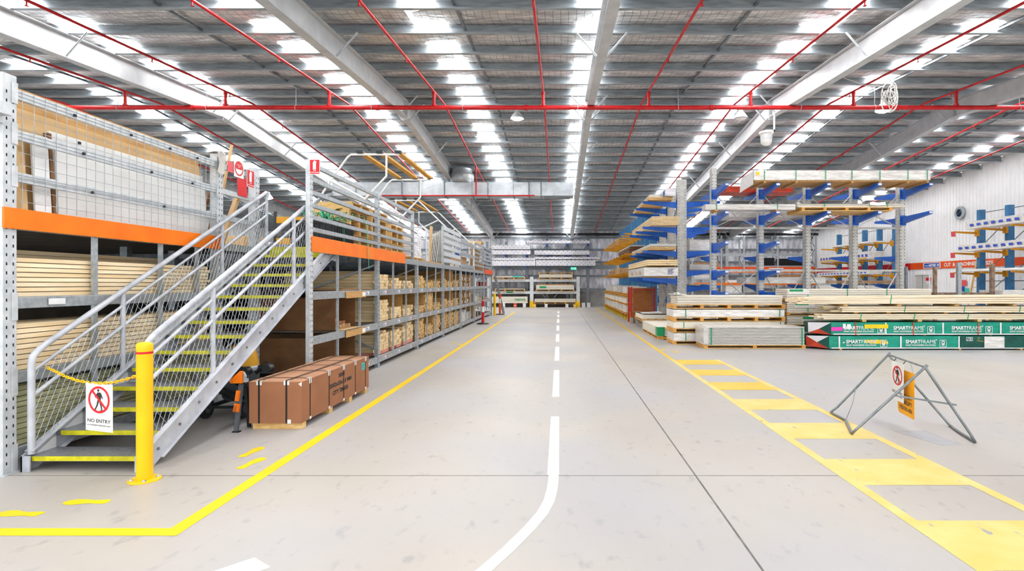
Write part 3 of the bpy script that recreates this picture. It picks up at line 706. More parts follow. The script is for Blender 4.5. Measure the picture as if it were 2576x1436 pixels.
def no_entry(par, o, u, v, w, h, lines, off=.004, ringm='red_sign'):
    o, u, v = V(o), V(u).normalized(), V(v).normalized(); c, cy, r = w*.5, h*.655, w*.4
    s = h*.25/1.0
    def m(x, y): return (c+x*s, cy+y*s)
    man = [disc2(*m(-.08, .78), .115*s, 14), [m(-.2, .6), m(.16, .62), m(.24, .3), m(.17, -.1), m(-.16, -.12), m(-.16, .2)], stick2(*m(-.14, .52), *m(-.42, .16), .13*s, .1*s), stick2(*m(.16, .52), *m(.38, .1), .13*s, .1*s),
           stick2(*m(-.08, -.08), *m(-.2, -.5), .2*s, .15*s), stick2(*m(-.2, -.48), *m(-.42, -.86), .15*s, .12*s), stick2(*m(.08, -.08), *m(.22, -.5), .2*s, .15*s), stick2(*m(.22, -.48), *m(.3, -.88), .15*s, .12*s), stick2(*m(-.42, -.86), *m(-.6, -.84), .1*s), stick2(*m(.3, -.86), *m(.12, -.95), .1*s)]
    flat(MB(), man, o, u, v, off).build('walking_figure', 'ink', par)
    flat(MB(), ring2(c, cy, r*.83, r) + [stick2(c-r*.62, cy+r*.62, c+r*.62, cy-r*.62, r*.17)], o, u, v, off+.0012).build('prohibition_ring', ringm, par)
    tm = MB()
    for s_, fy, fw, fh, bd in lines: text(tm, s_, o+u*(w*(.5-fw/2))+v*(h*fy), u, v, w*fw, h*fh, off, bd)
    tm.build('lettering', 'ink', par)
ns = thing('no_entry_sign', 'white no entry sign hanging from the yellow chain', 'sign', (-3.86, 4.69, .38))
o0 = V((-3.962, 4.66, .376)); u0 = V((1, -.22, -.035)).normalized(); v0 = V((-.1, .12, 1)).normalized()
MB().prism(rect2(0, 0, .28, .395), o0, u0, v0, .003).build('plate', 'white_sign', ns)
no_entry(ns, o0, u0, v0, .28, .395, [('NO ENTRY', .175, .86, .075, .015), ('AUTHORISED PERSONS ONLY', .105, .9, .03, .01), ('- - - - - - - - -', .03, .4, .006, 0)], .0042)
for t_ in (.04, .24): MB().tube([o0+u0*t_+v0*.39, o0+u0*t_+v0*.407], .004, 6).build('cable_tie', 'ink', ns)

# ================================================================ strapped crate
cr = thing('cardboard_crate', 'long brown cardboard crate strapped in black on a timber base', 'crate', (-3.11, 6.1, 0))
x0, x1, y0, y1, z0, z1 = -3.4, -2.825, 6.1, 8.25, .068, .522
def lid(u, v): 
    return (x0+.002+(x1-x0-.004)*u, y0+.002+(y1-y0-.004)*v, z1+.008*math.sin(PI*u)*(.4+.6*abs(math.sin(v*11))))
bx = box(x0, x1, y0, y1, z0, z1).build('carton', 'cardboard', cr)
MB().grid(8, 24, lid).box(x0-.003, x1+.003, y0-.003, y1+.003, z1-.003, z1+.001).build('lid', 'cardboard_side', cr)
SY = (6.3, 6.82, 7.28, 7.7, 8.1)
for y in SY:
    q = MB().box(x0-.004, x1+.004, y, y+.016, z1+.012, z1+.0145).box(x1+.001, x1+.0045, y, y+.016, z0-.002, z1+.013).box(x0-.0045, x0-.001, y, y+.016, z0-.002, z1+.013)
    st = q.build('strap', 'strap_black', cr)
    MB().box(x1-.03, x1+.0055, y-.02, y+.036, z1+.0095, z1+.013).box(x1+.002, x1+.0056, y-.02, y+.0, z1-.05, z1+.012).box(x1+.002, x1+.0056, y+.02, y+.036, z1-.05, z1+.012).build('corner_protector', 'white', st); box(x1+.002, x1+.0056, y-.01, y+.03, z0-.002, z0+.03).build('corner_protector', 'white', st)
for x in (-3.3, -3.0):
    q = MB().box(x, x+.018, y0-.004, y0-.001, z0, z1+.012).box(x, x+.018, y0-.004, y1+.004, z1+.015, z1+.0172)
    st = q.build('strap', 'strap_black', cr); MB().box(x-.02, x+.04, y0-.0035, y0-.0005, z1-.035, z1+.012).box(x-.02, x+.04, y0-.0035, y0+.03, z1+.009, z1+.012).build('corner_protector', 'white_sign', st)
for y in (6.12, 6.85, 7.5, 8.1): box(x0+.03, x1-.004, y, y+.1, .001, z0-.002).build('skid', 'pallet_wood', cr)
q = MB(); u_, v_ = (0, 1, 0), (0, 0, 1)
for s_, yy, zz, w_, h_ in (('3000', 7.12, .395, .2, .055), ('2052x25x3.0 MM', 6.84, .3, .72, .055), ('CITY TIMBER', 6.93, .2, .52, .055)): text(q, s_, (x1, yy, zz), u_, v_, w_, h_, .002, .045)
q.build('lettering', 'ink', cr)
box(x1+.0005, x1+.0025, 7.95, 8.08, .36, .46).build('label', 'teal_label', cr)
q = MB(); 
for k in range(5): q.box(x1+.0025, x1+.003, 7.965, 8.065-.02*(k % 2), .375+.015*k, .381+.015*k)
q.build('label_print', 'navy', cr)
flat(MB(), [[(.0, .0), (.04, .02), (.035, -.03)], rect2(-.12, -.435, -.08, -.39)], (-2.86, y0, .5), (1, 0, 0), (0, 0, 1), .003).build('torn_tape', 'white', cr)

# ================================================================ industrial vacuum under the stairs
vc = thing('industrial_vacuum', 'black and yellow industrial vacuum cleaner with hoses under the stairs', 'vacuum cleaner', (-3.95, 7.0, 0))
c = (-3.98, 6.95)
MB().lathe((c[0], c[1], .16), [(.15, 0), (.2, .04), (.21, .3), (.2, .36)], 24).build('tank', 'grey_plastic', vc)
MB().lathe((c[0], c[1], .52), [(.215, 0), (.225, .02), (.225, .05), (.21, .06)], 24).build('rim', 'galv_pale', vc)
MB().lathe((c[0], c[1], .58), [(.205, 0), (.19, .1), (.165, .2), (.1, .25), (.03, .26)], 24).build('motor_hood', 'yellow_slat', vc)
for x, y in ((-4.2, 6.62), (-3.76, 6.62)): 
    w_ = MB().lathe((x-.025, y, .12), [(.119, 0), (.119, .05)], 24, 'x').build('wheel', 'black_plastic', vc); MB().lathe((x-.03, y, .12), [(.06, 0), (.06, .06)], 16, 'x').build('hub', 'grey_plastic', w_)
for x, y in ((-4.1, 7.2), (-3.86, 7.2)): MB().lathe((x, y-.02, .045), [(.045, 0), (.045, .04)], 14, 'y').build('castor', 'black_plastic', vc)
MB().bar((-4.2, 6.62, .13), (-4.15, 7.25, .13), .04, .04).bar((-3.78, 6.62, .13), (-3.8, 7.25, .13), .04, .04).bar((-4.2, 6.62, .13), (-3.76, 6.62, .13), .03, .03).build('trolley_frame', 'black_plastic', vc)
def hose(pts, r, nm='hose'):
    P = [V(p) for p in pts]; out = []
    for i in range(len(P)-1):
        p0, p1, p2, p3 = P[max(i-1, 0)], P[i], P[i+1], P[min(i+2, len(P)-1)]
        for k in range(7):
            t = k/7; out.append(.5*((2*p1)+(p2-p0)*t+(2*p0-5*p1+4*p2-p3)*t*t+(3*p1-p0-3*p2+p3)*t**3))
    out.append(P[-1]); return MB().tube(out, [r*(1.06 if k % 2 else .97) for k in range(len(out))], 12).build(nm, 'black_plastic', vc)
h1 = hose([(-4.1, 6.75, .3), (-3.9, 6.6, .28), (-3.7, 6.55, .22), (-3.56, 6.62, .2)], .04)
h2 = hose([(-3.9, 6.75, .4), (-3.78, 6.62, .45), (-3.7, 6.55, .4), (-3.68, 6.5, .28)], .04)
h3 = hose([(-3.95, 6.7, .5), (-3.86, 6.68, .56), (-3.75, 6.7, .55)], .042)
h4 = hose([(-3.8, 6.95, .5), (-3.68, 6.98, .58), (-3.57, 6.86, .56)], .042)
MB().lathe((-3.75, 6.66, .55), [(.054, -.05), (.054, .05)], 16, 'y').build('nozzle', 'black_plastic', h3); MB().lathe((-3.57, 6.82, .56), [(.056, -.05), (.056, .05)], 16, 'y').build('nozzle', 'black_plastic', h4)
# saw stand
sd = thing('saw_stand', 'folding black saw stand with orange bracket beside the crate', 'stand', (-3.48, 6.0, 0))
MB().bar((-3.485, 6.0, .004), (-3.475, 6.08, .5), .042, .03, (0, 1, 0)).build('leg', 'grey_plastic', sd)
MB().bar((-3.455, 6.2, .004), (-3.462, 6.14, .5), .03, .03, (0, 1, 0)).build('leg', 'black_plastic', sd)
box(-3.515, -3.44, 5.97, 6.02, .001, .012).build('foot', 'black', sd)
lb = MB().bar((-3.484, 5.995, .215), (-3.481, 6.018, .30), .05, .035, (0, 1, 0)).build('label', 'orange', sd); MB().bar((-3.482, 6.008, .33), (-3.479, 6.033, .44), .03, .035, (0, 1, 0)).build('label', 'orange', sd)
q = MB(); text(q, 'EVO', (-3.465, 5.974, .225), (0, .26, 1), (-1, 0, 0), .065, .03, .006); q.build('lettering', 'ink', lb)
MB().prism([(-3.56, .52), (-3.43, .52), (-3.43, .65), (-3.46, .65), (-3.56, .56)], (0, 6.05, 0), (1, 0, 0), (0, 0, 1), .03).build('bracket', 'orange', sd)
MB().box(-3.6, -3.41, 6.07, 6.11, .525, .56).build('crossbar', 'galv', sd)
MB().prism([(-3.425, .53), (-3.40, .53), (-3.405, .6), (-3.425, .64)], (0, 6.06, 0), (1, 0, 0), (0, 0, 1), .03).build('clamp', 'galv', sd)
# ================================================================ long timber rack along the aisle
XB = -3.45
rb = thing('long_timber_rack', 'long galvanised rack of timber bays running along the aisle', 'rack', (XB, 7.7, 0))
UB = (7.70, 10.60, 13.55, 16.6, 19.6, 22.7, 25.6, 28.5)
for i, y in enumerate(UB):
    hi = 3.32 if i < 2 else 2.2
    upright(rb, XB-(.075 if i else .063), XB, y, y+.1, hi, slots=i < 4, m='galv_pale' if i == 0 else 'galv')
    upright(rb, -5.6, -5.53, y if i else 8.9, (y if i else 8.9)+.1, 2.09, slots=False, m='galv_dark')
    q = MB().bar((XB-.09, y+.05 if i else 8.95, .35), (-5.52, y+.05 if i else 8.95, 1.2), .03, .03).bar((-5.52, y+.05 if i else 8.95, 1.2), (XB-.09, y+.05 if i else 8.95, 1.95), .03, .03) if i else MB().bar((-5.52, 8.95, .4), (-4.7, 8.95, 1.2), .03, .03)
    q.build('brace', 'galv', rb)
tick = MB(); tickr = MB()
for i, (a, b_) in enumerate(zip(UB, UB[1:])):
    for z in LV+(2.16,):
        box(XB-.06, XB-.006, a+.105, b_-.005, z-.115, z).build('shelf_beam', 'galv', rb, bevel=.003)
        if z < 2: box(-5.6, -5.55, max(a, 8.9)+.105, b_-.005, z-.1, z).build('shelf_beam', 'galv_dark', rb)
        if z < 2: box(-5.545, XB-.065, max(a+.11, 8.85), b_-.01, z-.03, z-.006).build('shelf_deck', 'dark_deck', rb)
    for k in (1, 2):
        y = a + (b_-a)*k/3 + .03
        for z0, z1 in ((.2, .735), (.85, 1.37), (1.485, 2.045)): box(XB-.04, XB-.008, y, y+.035, z0, z1).build('divider_post', 'galv', rb)
    for z in LV:
        for k in range(3):
            if i == 0 and k < 2: continue
            y = a+.35+k*.95; q = MB().box(XB-.005, XB-.0035, y, y+.17, z-.085, z-.03).build('price_ticket', 'sheet_white', rb)
            MB().box(XB-.0034, XB-.003, y+.01, y+.12, z-.075, z-.06).box(XB-.0034, XB-.003, y+.01, y+.08, z-.05, z-.04).build('ticket_print', 'print_blue', q)
            if (i+k) % 2: box(XB-.005, XB-.0035, y+.2, y+.24, z-.08, z-.04).build('price_ticket', 'tape_red', rb)
ob = box(XB+.001, XB+.02, 7.74, 12.4, 2.045, 2.262).build('orange_board', 'orange', rb, bevel=.002); ob['label'] = 'orange painted board'
ob = box(XB+.001, XB+.02, 25.6, 28.65, 2.045, 2.262).build('orange_board', 'orange_deep', rb); ob['label'] = 'orange painted board at the far end'
def rails(y0, y1, zs, h, m='galv'):
    for z in zs: MB().box(XB-.05, XB-.008, y0, y1, z-h/2, z+h/2).box(XB-.008, XB-.004, y0, y1, z-h/2, z-h/2+.008).build('guard_rail', m, rb)
ZR = (2.36, 2.53, 2.7, 2.88, 3.06, 3.27)
rails(7.805, 10.595, ZR, .06); rails(10.705, 13.15, ZR, .06)
for y, m in ((13.155, 'galv'), (16.55, 'galv'), (19.5, 'galv'), (22.6, 'white_steel'), (25.4, 'galv'), (28.5, 'galv')):
    box(XB-.06, XB-.004, y, y+.09, 2.162, 3.32).build('guard_post', m, rb)
rails(16.645, 19.495, (2.3, 2.5, 2.7, 2.9, 3.1, 3.27), .12, 'galv_pale'); rails(19.595, 22.595, (2.24, 2.66, 3.1), .13, 'galv'); rails(22.695, 28.495, ZR, .075, 'galv')
box(XB-.05, XB-.01, 13.3, 16.5, 2.162, 2.19).build('guard_rail', 'ply', rb)

# boards lying end-on in the bays
def bx_ends(y0, y1, z0, hgt, w, h, rr, cb, x1=-3.53):
    """stack of board ends: calls cb(yc, z, w, h, dx)"""
    n = max(1, int((y1-y0)/(w+.004))); off = (y1-y0-n*(w+.004))/2
    for c in range(n):
        hh = hgt*rr.uniform(.93, 1.06)
        for k in range(max(1, int(hh/h))): cb(y0+off+c*(w+.004)+w/2, z0+.0015+k*h, w, h-.004, rr.choice((0, 0, 0, 0, .02, .04)) + rr.uniform(-.008, .008), .0)
def slots(i):
    a, b_ = UB[i], UB[i+1]; d = (b_-a)/3
    return [(a+.12, a+d+.02), (a+d+.075, a+2*d+.02), (a+2*d+.075, b_-.02)]
rr = random.Random(5)
BAYN = ('first', 'second', 'third', 'fourth', 'fifth', 'sixth', 'seventh')
hts = {0: (.45, .43, .49), 1: (.47, .3, .24), 2: (.36, .25, .2)}
for lv in (0, 1, 2):
    for s, (a, b_) in enumerate(slots(1)):
        lab = 'pine board end in the %s slot of the %s shelf, second bay from the stairs' % (('nearest', 'middle', 'farthest')[s], ('bottom', 'middle', 'top')[lv])
        def cb(y, z, w, h, dx, r):
            lo_ = lv == 0 and z < .21
            board(1.75, w, h, -3.55-dx-.875, y, z, 'pine_red' if lo_ else 'pine', ('pink-ended board in the lowest row, %s slot of the second bay' % ('nearest', 'middle', 'farthest')[s]) if lo_ else lab, 'boards, second bay, %s shelf, slot %d%s' % (('bottom', 'middle', 'top')[lv], s+1, ' pink' if lo_ else ''))
        bx_ends(a, b_, LV[lv], hts[lv][s], (.16, .185, .14)[s], (.057, .057, .07)[s] if lv == 0 else .06, rr, cb)
# pink priming marks along the bottom row are painted ends of the lowest boards
# the other bays: too many boards to count
st = MB(); rr = random.Random(9); H2 = {(2, 0): (.5, .3, .52), (2, 1): (.2, .5, .2), (2, 2): (.33, .2, .2), (3, 0): (.48, .5, .46), (3, 1): (.3, .22, .25), (3, 2): (.26, .2, .24)}
for (i, lv), hs in H2.items():
    for s, (a, b_) in enumerate(slots(i)):
        if hs[s] <= 0: continue
        def cb(y, z, w, h, dx, r): st.box(-5.2-dx, -3.54-dx, y-w/2, y+w/2, z, z+h)
        bx_ends(a, b_, LV[lv], hs[s], (.1, .12, .09)[s], (.045, .05, .04)[s], rr, cb)
so = st.build('timber_boards', 'pine_old'); tag(so, 'pine boards stacked end-on in the far bays of the long rack', 'timber boards', kind='stuff')
# tall board stacks seen from the side at the rear of the bays
st = MB()
for (i, lv, h) in ((2, 2, .4), (3, 2, .48)):
    a, b_ = slots(i)[1 if i == 2 else 2]
# partition panels
def slotpanel(y, z0, z1, m, label, x0=-5.4, x1=-3.56): tag(box(x0, x1, y, y+.018, z0+.002, z1).build('divider_panel', m, None, (x1, y, z0)), label, 'panel')
slotpanel(8.83, .2, .73, 'hardboard', 'brown hardboard panel on the bottom shelf nearest the stairs', -4.9)
slotpanel(8.83, .85, 1.36, 'hardboard', 'brown hardboard panel on the middle shelf nearest the stairs', -4.9)
slotpanel(9.69, .2, .73, 'hardboard', 'brown hardboard panel on the bottom shelf beside the second slot')
slotpanel(9.69, .85, 1.36, 'hardboard', 'brown hardboard panel on the middle shelf beside the second slot')
slotpanel(12.605, .85, 1.36, 'ply', 'orange plywood panel in the second bay on the middle shelf')
slotpanel(14.607, .85, 1.36, 'ply', 'plywood panel between slots of the third bay, middle shelf'); slotpanel(15.62, .2, .73, 'ply', 'plywood panel between slots of the third bay, bottom shelf'); slotpanel(15.62, .85, 1.36, 'ply', 'plywood panel by the last slot of the third bay, middle shelf')
slotpanel(18.64, .85, 1.36, 'ply', 'plywood panel in the fourth bay, middle shelf'); slotpanel(18.64, 1.485, 2.03, 'ply', 'plywood panel in the fourth bay, top shelf')
# bay 1 loose contents
def flatsheet(name, label, cat, m, x0, x1, y0, y1, z0, z1, group=None): return tag(box(x0, x1, y0, y1, z0, z1).build(name, m, None, (x0, y0, z0), bevel=.002), label, cat, group)
flatsheet('hardboard_sheet', 'thin brown sheet lying on the top shelf beside the stair stringer', 'sheet', 'hardboard', -4.6, -3.5, 8.9, 9.9, 1.4865, 1.497)
flatsheet('hardboard_sheet', 'second thin brown sheet on the top shelf of the first bay', 'sheet', 'carton', -4.4, -3.50, 9.0, 10.4, 1.4985, 1.508)
flatsheet('plywood_sheet', 'pale sheet lying on the middle shelf of the first bay', 'sheet', 'mdf', -4.6, -3.43, 8.86, 9.6, .8515, .864)
for z, lab in ((1.4, 'upper'), (.765, 'lower')):
    o = flatsheet('chipboard_strip', 'chipboard strip fixed along the %s beam of the first bay' % lab, 'board', 'osb', -3.448, -3.432, 8.98, 9.88, z-.04, z+.07)
    q = MB().box(-3.4315, -3.43, 9.7, 9.85, z-.02, z+.05).build('price_ticket', 'sheet_white', o)
for k, (y, w) in enumerate(((9.0, .08), (9.12, .1), (9.25, .1), (9.37, .09), (9.5, .09))):
    flatsheet('moulded_trim', 'brown moulded trim bundled on the middle shelf of the first bay', 'trim', 'carton', -4.6, -3.6, y, y+w, .866 if k < 4 else .855, .9+.02*(k % 3), 'brown trims in the first bay')
for k, (y, z) in enumerate(((9.02, .925), (9.15, .945), (9.3, .945))):
    flatsheet('moulded_trim', 'brown moulded trim on top of the bundle in the first bay', 'trim', 'cardboard', -4.6, -3.62, y, y+.11, z, z+.03, 'upper brown trims in the first bay')
flatsheet('red_box', 'small red printed carton on the trims in the first bay', 'box', 'pale_red', -3.9, -3.66, 9.02, 9.13, .977, 1.03)
# white and mixed goods in the far bays
k = 0
for i, lv, y, w, h, m, lab in ((4, 0, 19.8, 1.3, .42, 'wrap', 'white wrapped bundle on the bottom shelf of the fifth bay'), (4, 0, 21.2, 1.1, .3, 'wrap_clear', 'grey wrapped bundle on the bottom shelf of the fifth bay'),
        (5, 1, 22.9, 1.6, .28, 'wrap', 'white carton run on the middle shelf of the sixth bay'), (5, 2, 22.9, .9, .36, 'wrap_dots', 'white plastic bundle on the top shelf of the sixth bay'), (5, 1, 24.6, .8, .14, 'pine_end', 'red tipped offcuts on the middle shelf of the sixth bay'),
        (6, 1, 25.8, 1.2, .12, 'carton', 'brown cartons on the middle shelf of the last bay'), (6, 2, 26.0, 1.4, .2, 'red_cage', 'red brown cartons on the top shelf of the last bay'), (5, 0, 23.1, .5, .5, 'pallet_wood', 'upright offcuts in the sixth bay, bottom shelf')):
    q = MB(); n = 4
    for c in range(n): q.box(-4.6, -3.52-.02*(c % 2), y+w*c/n, y+w*(c+1)/n-.01, LV[lv]+.002, LV[lv]+h*(1-.12*(c % 3)))
    tag(q.build('wrapped_bundle' if 'wrap' in m else 'carton_row', m, None, (-3.6, y, LV[lv])), lab, 'goods')
for lv in (1, 2):   # pigeon holes with tube stock in the fifth bay
    p = thing('pigeon_hole_unit', 'plywood pigeon holes with white trims on the %s shelf of the fifth bay' % ('middle' if lv == 1 else 'top'), 'shelf unit', (-3.6, 19.8, LV[lv]))
    z = LV[lv]
    for yy in (19.75, 20.3, 20.85, 21.4, 21.95, 22.5): box(-4.5, -3.56, yy, yy+.02, z+.002, z+.46).build('divider', 'ply', p)
    for zz in (z+.002, z+.22, z+.44): box(-4.5, -3.57, 19.77, 22.5, zz, zz+.015).build('shelf', 'ply', p)
    rr = random.Random(lv)
    for yy in (19.78, 20.33, 20.88, 21.43, 21.98):
        for zz in (z+.018, z+.237):
            h = rr.uniform(.06, .16); tag(box(-4.4, -3.58-rr.uniform(0, .05), yy+.03, yy+.45, zz, zz+h).build('trim_bundle', 'wrap', None, (-3.6, yy, zz)), 'white trim bundle in the pigeon holes of the fifth bay, %s shelf' % ('middle' if lv == 1 else 'top'), 'trims', 'white trims, pigeon holes, shelf %d' % lv)
flatsheet('blue_tray', 'blue plastic tray under boards in the third bay, middle shelf', 'tray', 'blue_tub', -4.2, -3.462, 13.72, 14.5, .852, .905) if 0 else None

# ---------------------------------------------------------------- mezzanine goods behind the guard rails
zm = 2.163
def pallet(name, label, x0, x1, y0, y1, z0, z1, nb=3, long='x', m='pallet_orange', group=None, md='pallet_wood', cat='pallet'):
    t = thing(name, label, cat, ((x0+x1)/2, (y0+y1)/2, z0), group); h = z1-z0; tb = min(.02, h*.2)
    if long == 'x':
        n = max(3, int((y1-y0)/.2)); w = (y1-y0)/(n-.35)
        for nm, a, b_ in (('deck_boards', z1-tb, z1), ('base_boards', z0, z0+tb)):
            q = MB(); 
            for k in range(n): q.box(x0, x1, y0+k*w, min(y0+k*w+w*.65, y1), a, b_)
            q.build(nm, md, t)
        for k in range(nb):
            xx = x0+(x1-x0-.09)*k/(nb-1); box(xx, xx+.09, y0+.002, y1-.002, z0+tb, z1-tb).build('bearer', m, t)
    else:
        n = max(3, int((x1-x0)/.2)); w = (x1-x0)/(n-.35)
        for nm, a, b_ in (('deck_boards', z1-tb, z1), ('base_boards', z0, z0+tb)):
            q = MB()
            for k in range(n): q.box(x0+k*w, min(x0+k*w+w*.65, x1), y0, y1, a, b_)
            q.build(nm, md, t)
        for k in range(nb):
            yy = y0+(y1-y0-.09)*k/(nb-1); box(x0+.002, x1-.002, yy, yy+.09, z0+tb, z1-tb).build('bearer', m, t)
    return t
rr = random.Random(3)
ORD = ('lowest', 'second lowest', 'third lowest', 'third highest', 'second highest', 'highest')
base = None
for s, (y, n, nm) in enumerate(((9.95, 6, 'nearer'), (11.06, 6, 'middle'), (12.3, 5, 'farther'))):
    for k in range(n):
        lab = '%s wooden pallet in the %s stack behind the mezzanine rails' % (ORD[k], nm)
        x = -4.07+rr.uniform(-.03, .02); yy = y+.5+rr.uniform(-.03, .03); z = zm+k*.152
        if base is None:
            base = pallet('wooden_pallet', lab, -4.07-.34, -4.07+.34, y, y+1.0, zm, zm+.148, 3, 'y', m='pallet_wood', group='pallets stacked on the mezzanine'); base.location = (x, yy, z)
        else:
            c = copy_tree(base); c.location = (x, yy, z); c['label'] = lab
        
bn = thing('black_bin', 'black slatted plastic bin full of green strapping behind the rails', 'bin', (-4.0, 9.4, zm))
q = MB().box(-4.35, -3.64, 9.0, 9.85, zm, zm+.44)
for k in range(9): q.box(-3.642, -3.632, 9.02+k*.092, 9.08+k*.092, zm+.03, zm+.41)
for k in range(7): q.box(-4.33+k*.098, -4.27+k*.098, 8.99, 9.0, zm+.03, zm+.41)
q.build('body', 'black_plastic', bn); MB().box(-4.37, -3.62, 8.98, 9.0, zm+.41, zm+.46).box(-4.37, -3.62, 9.85, 9.87, zm+.41, zm+.46).box(-4.37, -4.35, 9.0, 9.85, zm+.41, zm+.46).box(-3.64, -3.62, 9.0, 9.85, zm+.41, zm+.46).build('rim', 'black', bn)
q = MB(); rr = random.Random(21)
for k in range(26):
    x, y = rr.uniform(-4.3, -3.72), rr.uniform(9.0, 9.85); p = [(x, y, zm+.485)]
    for j_ in range(5): p.append((max(-4.4, min(-3.63, p[-1][0]+rr.uniform(-.16, .16))), min(9.88, max(8.95, p[-1][1]+rr.uniform(-.2, .22))), zm+.49+rr.uniform(0, .2)))
    for a, b_ in zip(p, p[1:]): q.bar(a, b_, .018, .002)
for pts in ([(-3.7, 9.6, zm+.55), (-3.55, 9.7, zm+.615), (-3.44, 9.8, zm+.61), (-3.415, 9.85, zm+.45), (-3.41, 9.93, zm+.05), (-3.405, 9.95, zm-.3)], [(-3.7, 9.2, zm+.5), (-3.6, 9.25, zm+.5), (-3.6, 9.28, zm+.2), (-3.58, 9.3, zm+.02)], [(-3.7, 9.25, zm+.52), (-3.6, 9.3, zm+.52), (-3.59, 9.33, zm+.1)]):
    for a, b_ in zip(pts, pts[1:]): q.bar(a, b_, .002, .02, (0, 1, .2))
tag(q.build('strapping_tangle', 'rope_green', None, (-4, 9.4, zm+.45)), 'tangle of green plastic strapping spilling from the black bin', 'strapping', kind='stuff')
q = MB().grid(6, 6, lambda u, v: (-4.15+.14*u, 9.0+.14*v, zm+.53+.06*math.sin(u*8)*math.cos(v*7))); tag(q.build('paper_scrap', 'white', None, (-4.1, 9.05, zm+.5)), 'crumpled white paper on the green strapping', 'paper')
# white brick-like pack on a pallet
pallet('wooden_pallet', 'wooden pallet under the white wrapped pack on the mezzanine', -4.5, -3.62, 13.6, 14.8, zm, zm+.1, 3, 'y', group=None)
q = MB(); rr = random.Random(4)
for k in range(9):
    for j_ in range(6): q.box(-4.45-rr.uniform(0, .02), -3.66+rr.uniform(0, .02), 13.65+j_*.18, 13.65+j_*.18+.174, zm+.102+k*.062, zm+.102+k*.062+.057)
tag(q.build('tile_pack', 'wrap_dots', None, (-4, 14.2, zm+.1)), 'white wrapped pack of thin tiles on a mezzanine pallet', 'pack')
def arch(label, x0, x1, y, z0, z1, r=.02):
    rr_ = .14
    pts = [(x0, y, z0), (x0, y, z1-rr_)] + [(x0+rr_-rr_*math.cos(a), y, z1-rr_+rr_*math.sin(a)) for a in (.5, 1.05, PI/2)] + [(x1-rr_+rr_*math.sin(a), y, z1-rr_+rr_*math.cos(a)) for a in (0, .5, 1.05)] + [(x1, y, z1-rr_), (x1, y, z0)]
    return tag(MB().tube(pts, r, 8).cyl((x0, y, z0+.25), (x1, y, z0+.25), r*.8, 8).build('hoop_barrier', 'galv_pale', None, ((x0+x1)/2, y, z0)), label, 'barrier')
arch('tall galvanised hoop standing behind the white wrapped pack', -4.4, -3.68, 15.4, zm, 3.16, .025); arch('lower galvanised hoop beside the taller hoop on the mezzanine', -4.2, -3.7, 15.75, zm, 2.86, .022)
# pallet gates: white tube frames with yellow slats
def gate(label, y0, y1, flip):
    t = thing('pallet_gate', label, 'safety gate', (-4.3, (y0+y1)/2, zm))
    for y in (y0, y1):
        if flip: P = [(-3.5, 4.42), (-4.55, 4.42), (-4.63, 4.36), (-5.0, 3.85), (-5.35, 3.3), (-5.62, 2.7), (-5.62, zm)]; L_ = [(-3.78, 4.42), (-3.78, 3.95), (-4.25, 3.45), (-4.7, 2.95)]; Bx = [(-5.0, 3.85), (-4.25, 3.45)]; Lg = [(-4.7, 2.95), (-4.7, zm)]
        else: P = [(-5.7, 4.42), (-4.85, 4.42), (-4.75, 4.38), (-3.6, 3.27), (-3.56, 3.2), (-3.56, zm)]; L_ = [(-5.55, 4.42), (-5.55, 4.0), (-4.85, 3.4)]; Bx = [(-4.85, 3.4), (-4.1, 3.75)]; Lg = [(-4.85, 3.4), (-4.3, 2.9), (-4.3, zm)]
        for pts in (P, L_, Bx, Lg): MB().tube([(x, y, z) for x, z in pts], .024, 8).build('frame_tube', 'white_steel', t)
    for x in ((-3.52, -3.92, -4.35) if flip else (-5.65, -5.25, -4.85)):
        s_ = box(x-.065, x+.065, y0-.05, y1+.05, 4.445, 4.49).build('slat', 'yellow_slat', t)
        MB().box(x-.07, x+.07, y0-.06, y0+.05, 4.444, 4.497).box(x-.07, x+.07, y1-.05, y1+.06, 4.444, 4.497).build('slat_cap', 'black_plastic', s_)
gate('white tube pallet gate with yellow slats above the pallet stacks', 12.17, 15.15, True)
gate('farther pallet gate with yellow slats above the mezzanine rail', 18.9, 22.0, False)
bq = MB()
for z in (2.42, 2.86): bq.box(-5.9, -5.1, 11.6, 11.63, z, z+.13)
t = thing('yellow_barrier', 'yellow slatted barrier behind the stair head', 'barrier', (-5.5, 11.6, zm)); bq.build('slat', 'yellow_slat', t); MB().box(-5.95, -5.9, 11.59, 11.64, zm, 3.1).box(-5.1, -5.05, 11.59, 11.64, zm, 3.1).build('post', 'black_plastic', t)
# leaning sheets behind the far rails
for k in range(5): sheet('plasterboard_sheet', 'white plasterboard sheet leaning behind the wide pale guard rails', 'sheet', 'sheet_white', 16.7, 18.8, -3.7-.05*k, zm, -3.58-.05*k, 3.2-.03*k, .013, 'plasterboard behind the rails')
sheet('fibreboard_sheet', 'pine coloured sheet standing beside the plasterboard', 'sheet', 'mdf', 16.2, 16.5, -3.8, zm, -3.75, 3.28, .02)
sheet('fibreboard_sheet', 'tan sheet leaning behind the last guard rails', 'sheet', 'mdf', 22.8, 25.3, -3.7, zm, -3.58, 3.15, .02)
flatsheet('carton', 'brown carton behind the three wide rails', 'box', 'carton', -4.2, -3.6, 20.2, 21.6, 2.3, 2.6); flatsheet('carton', 'pale carton under the brown one behind the wide rails', 'box', 'sheet_cream', -4.25, -3.58, 20.0, 21.9, zm, 2.297)
flatsheet('carton', 'brown carton on the mezzanine behind the last rails', 'box', 'carton', -4.1, -3.6, 26.2, 27.2, zm, 2.62)
MBt = MB().lathe((-3.9, 20.6, 2.78), [(.15, 0), (.15, .5)], 18, 'y'); tag(MBt.build('roll', 'carton', None, (-3.9, 20.8, 2.7)), 'brown roll lying on the cartons behind the wide rails', 'roll') if 0 else None
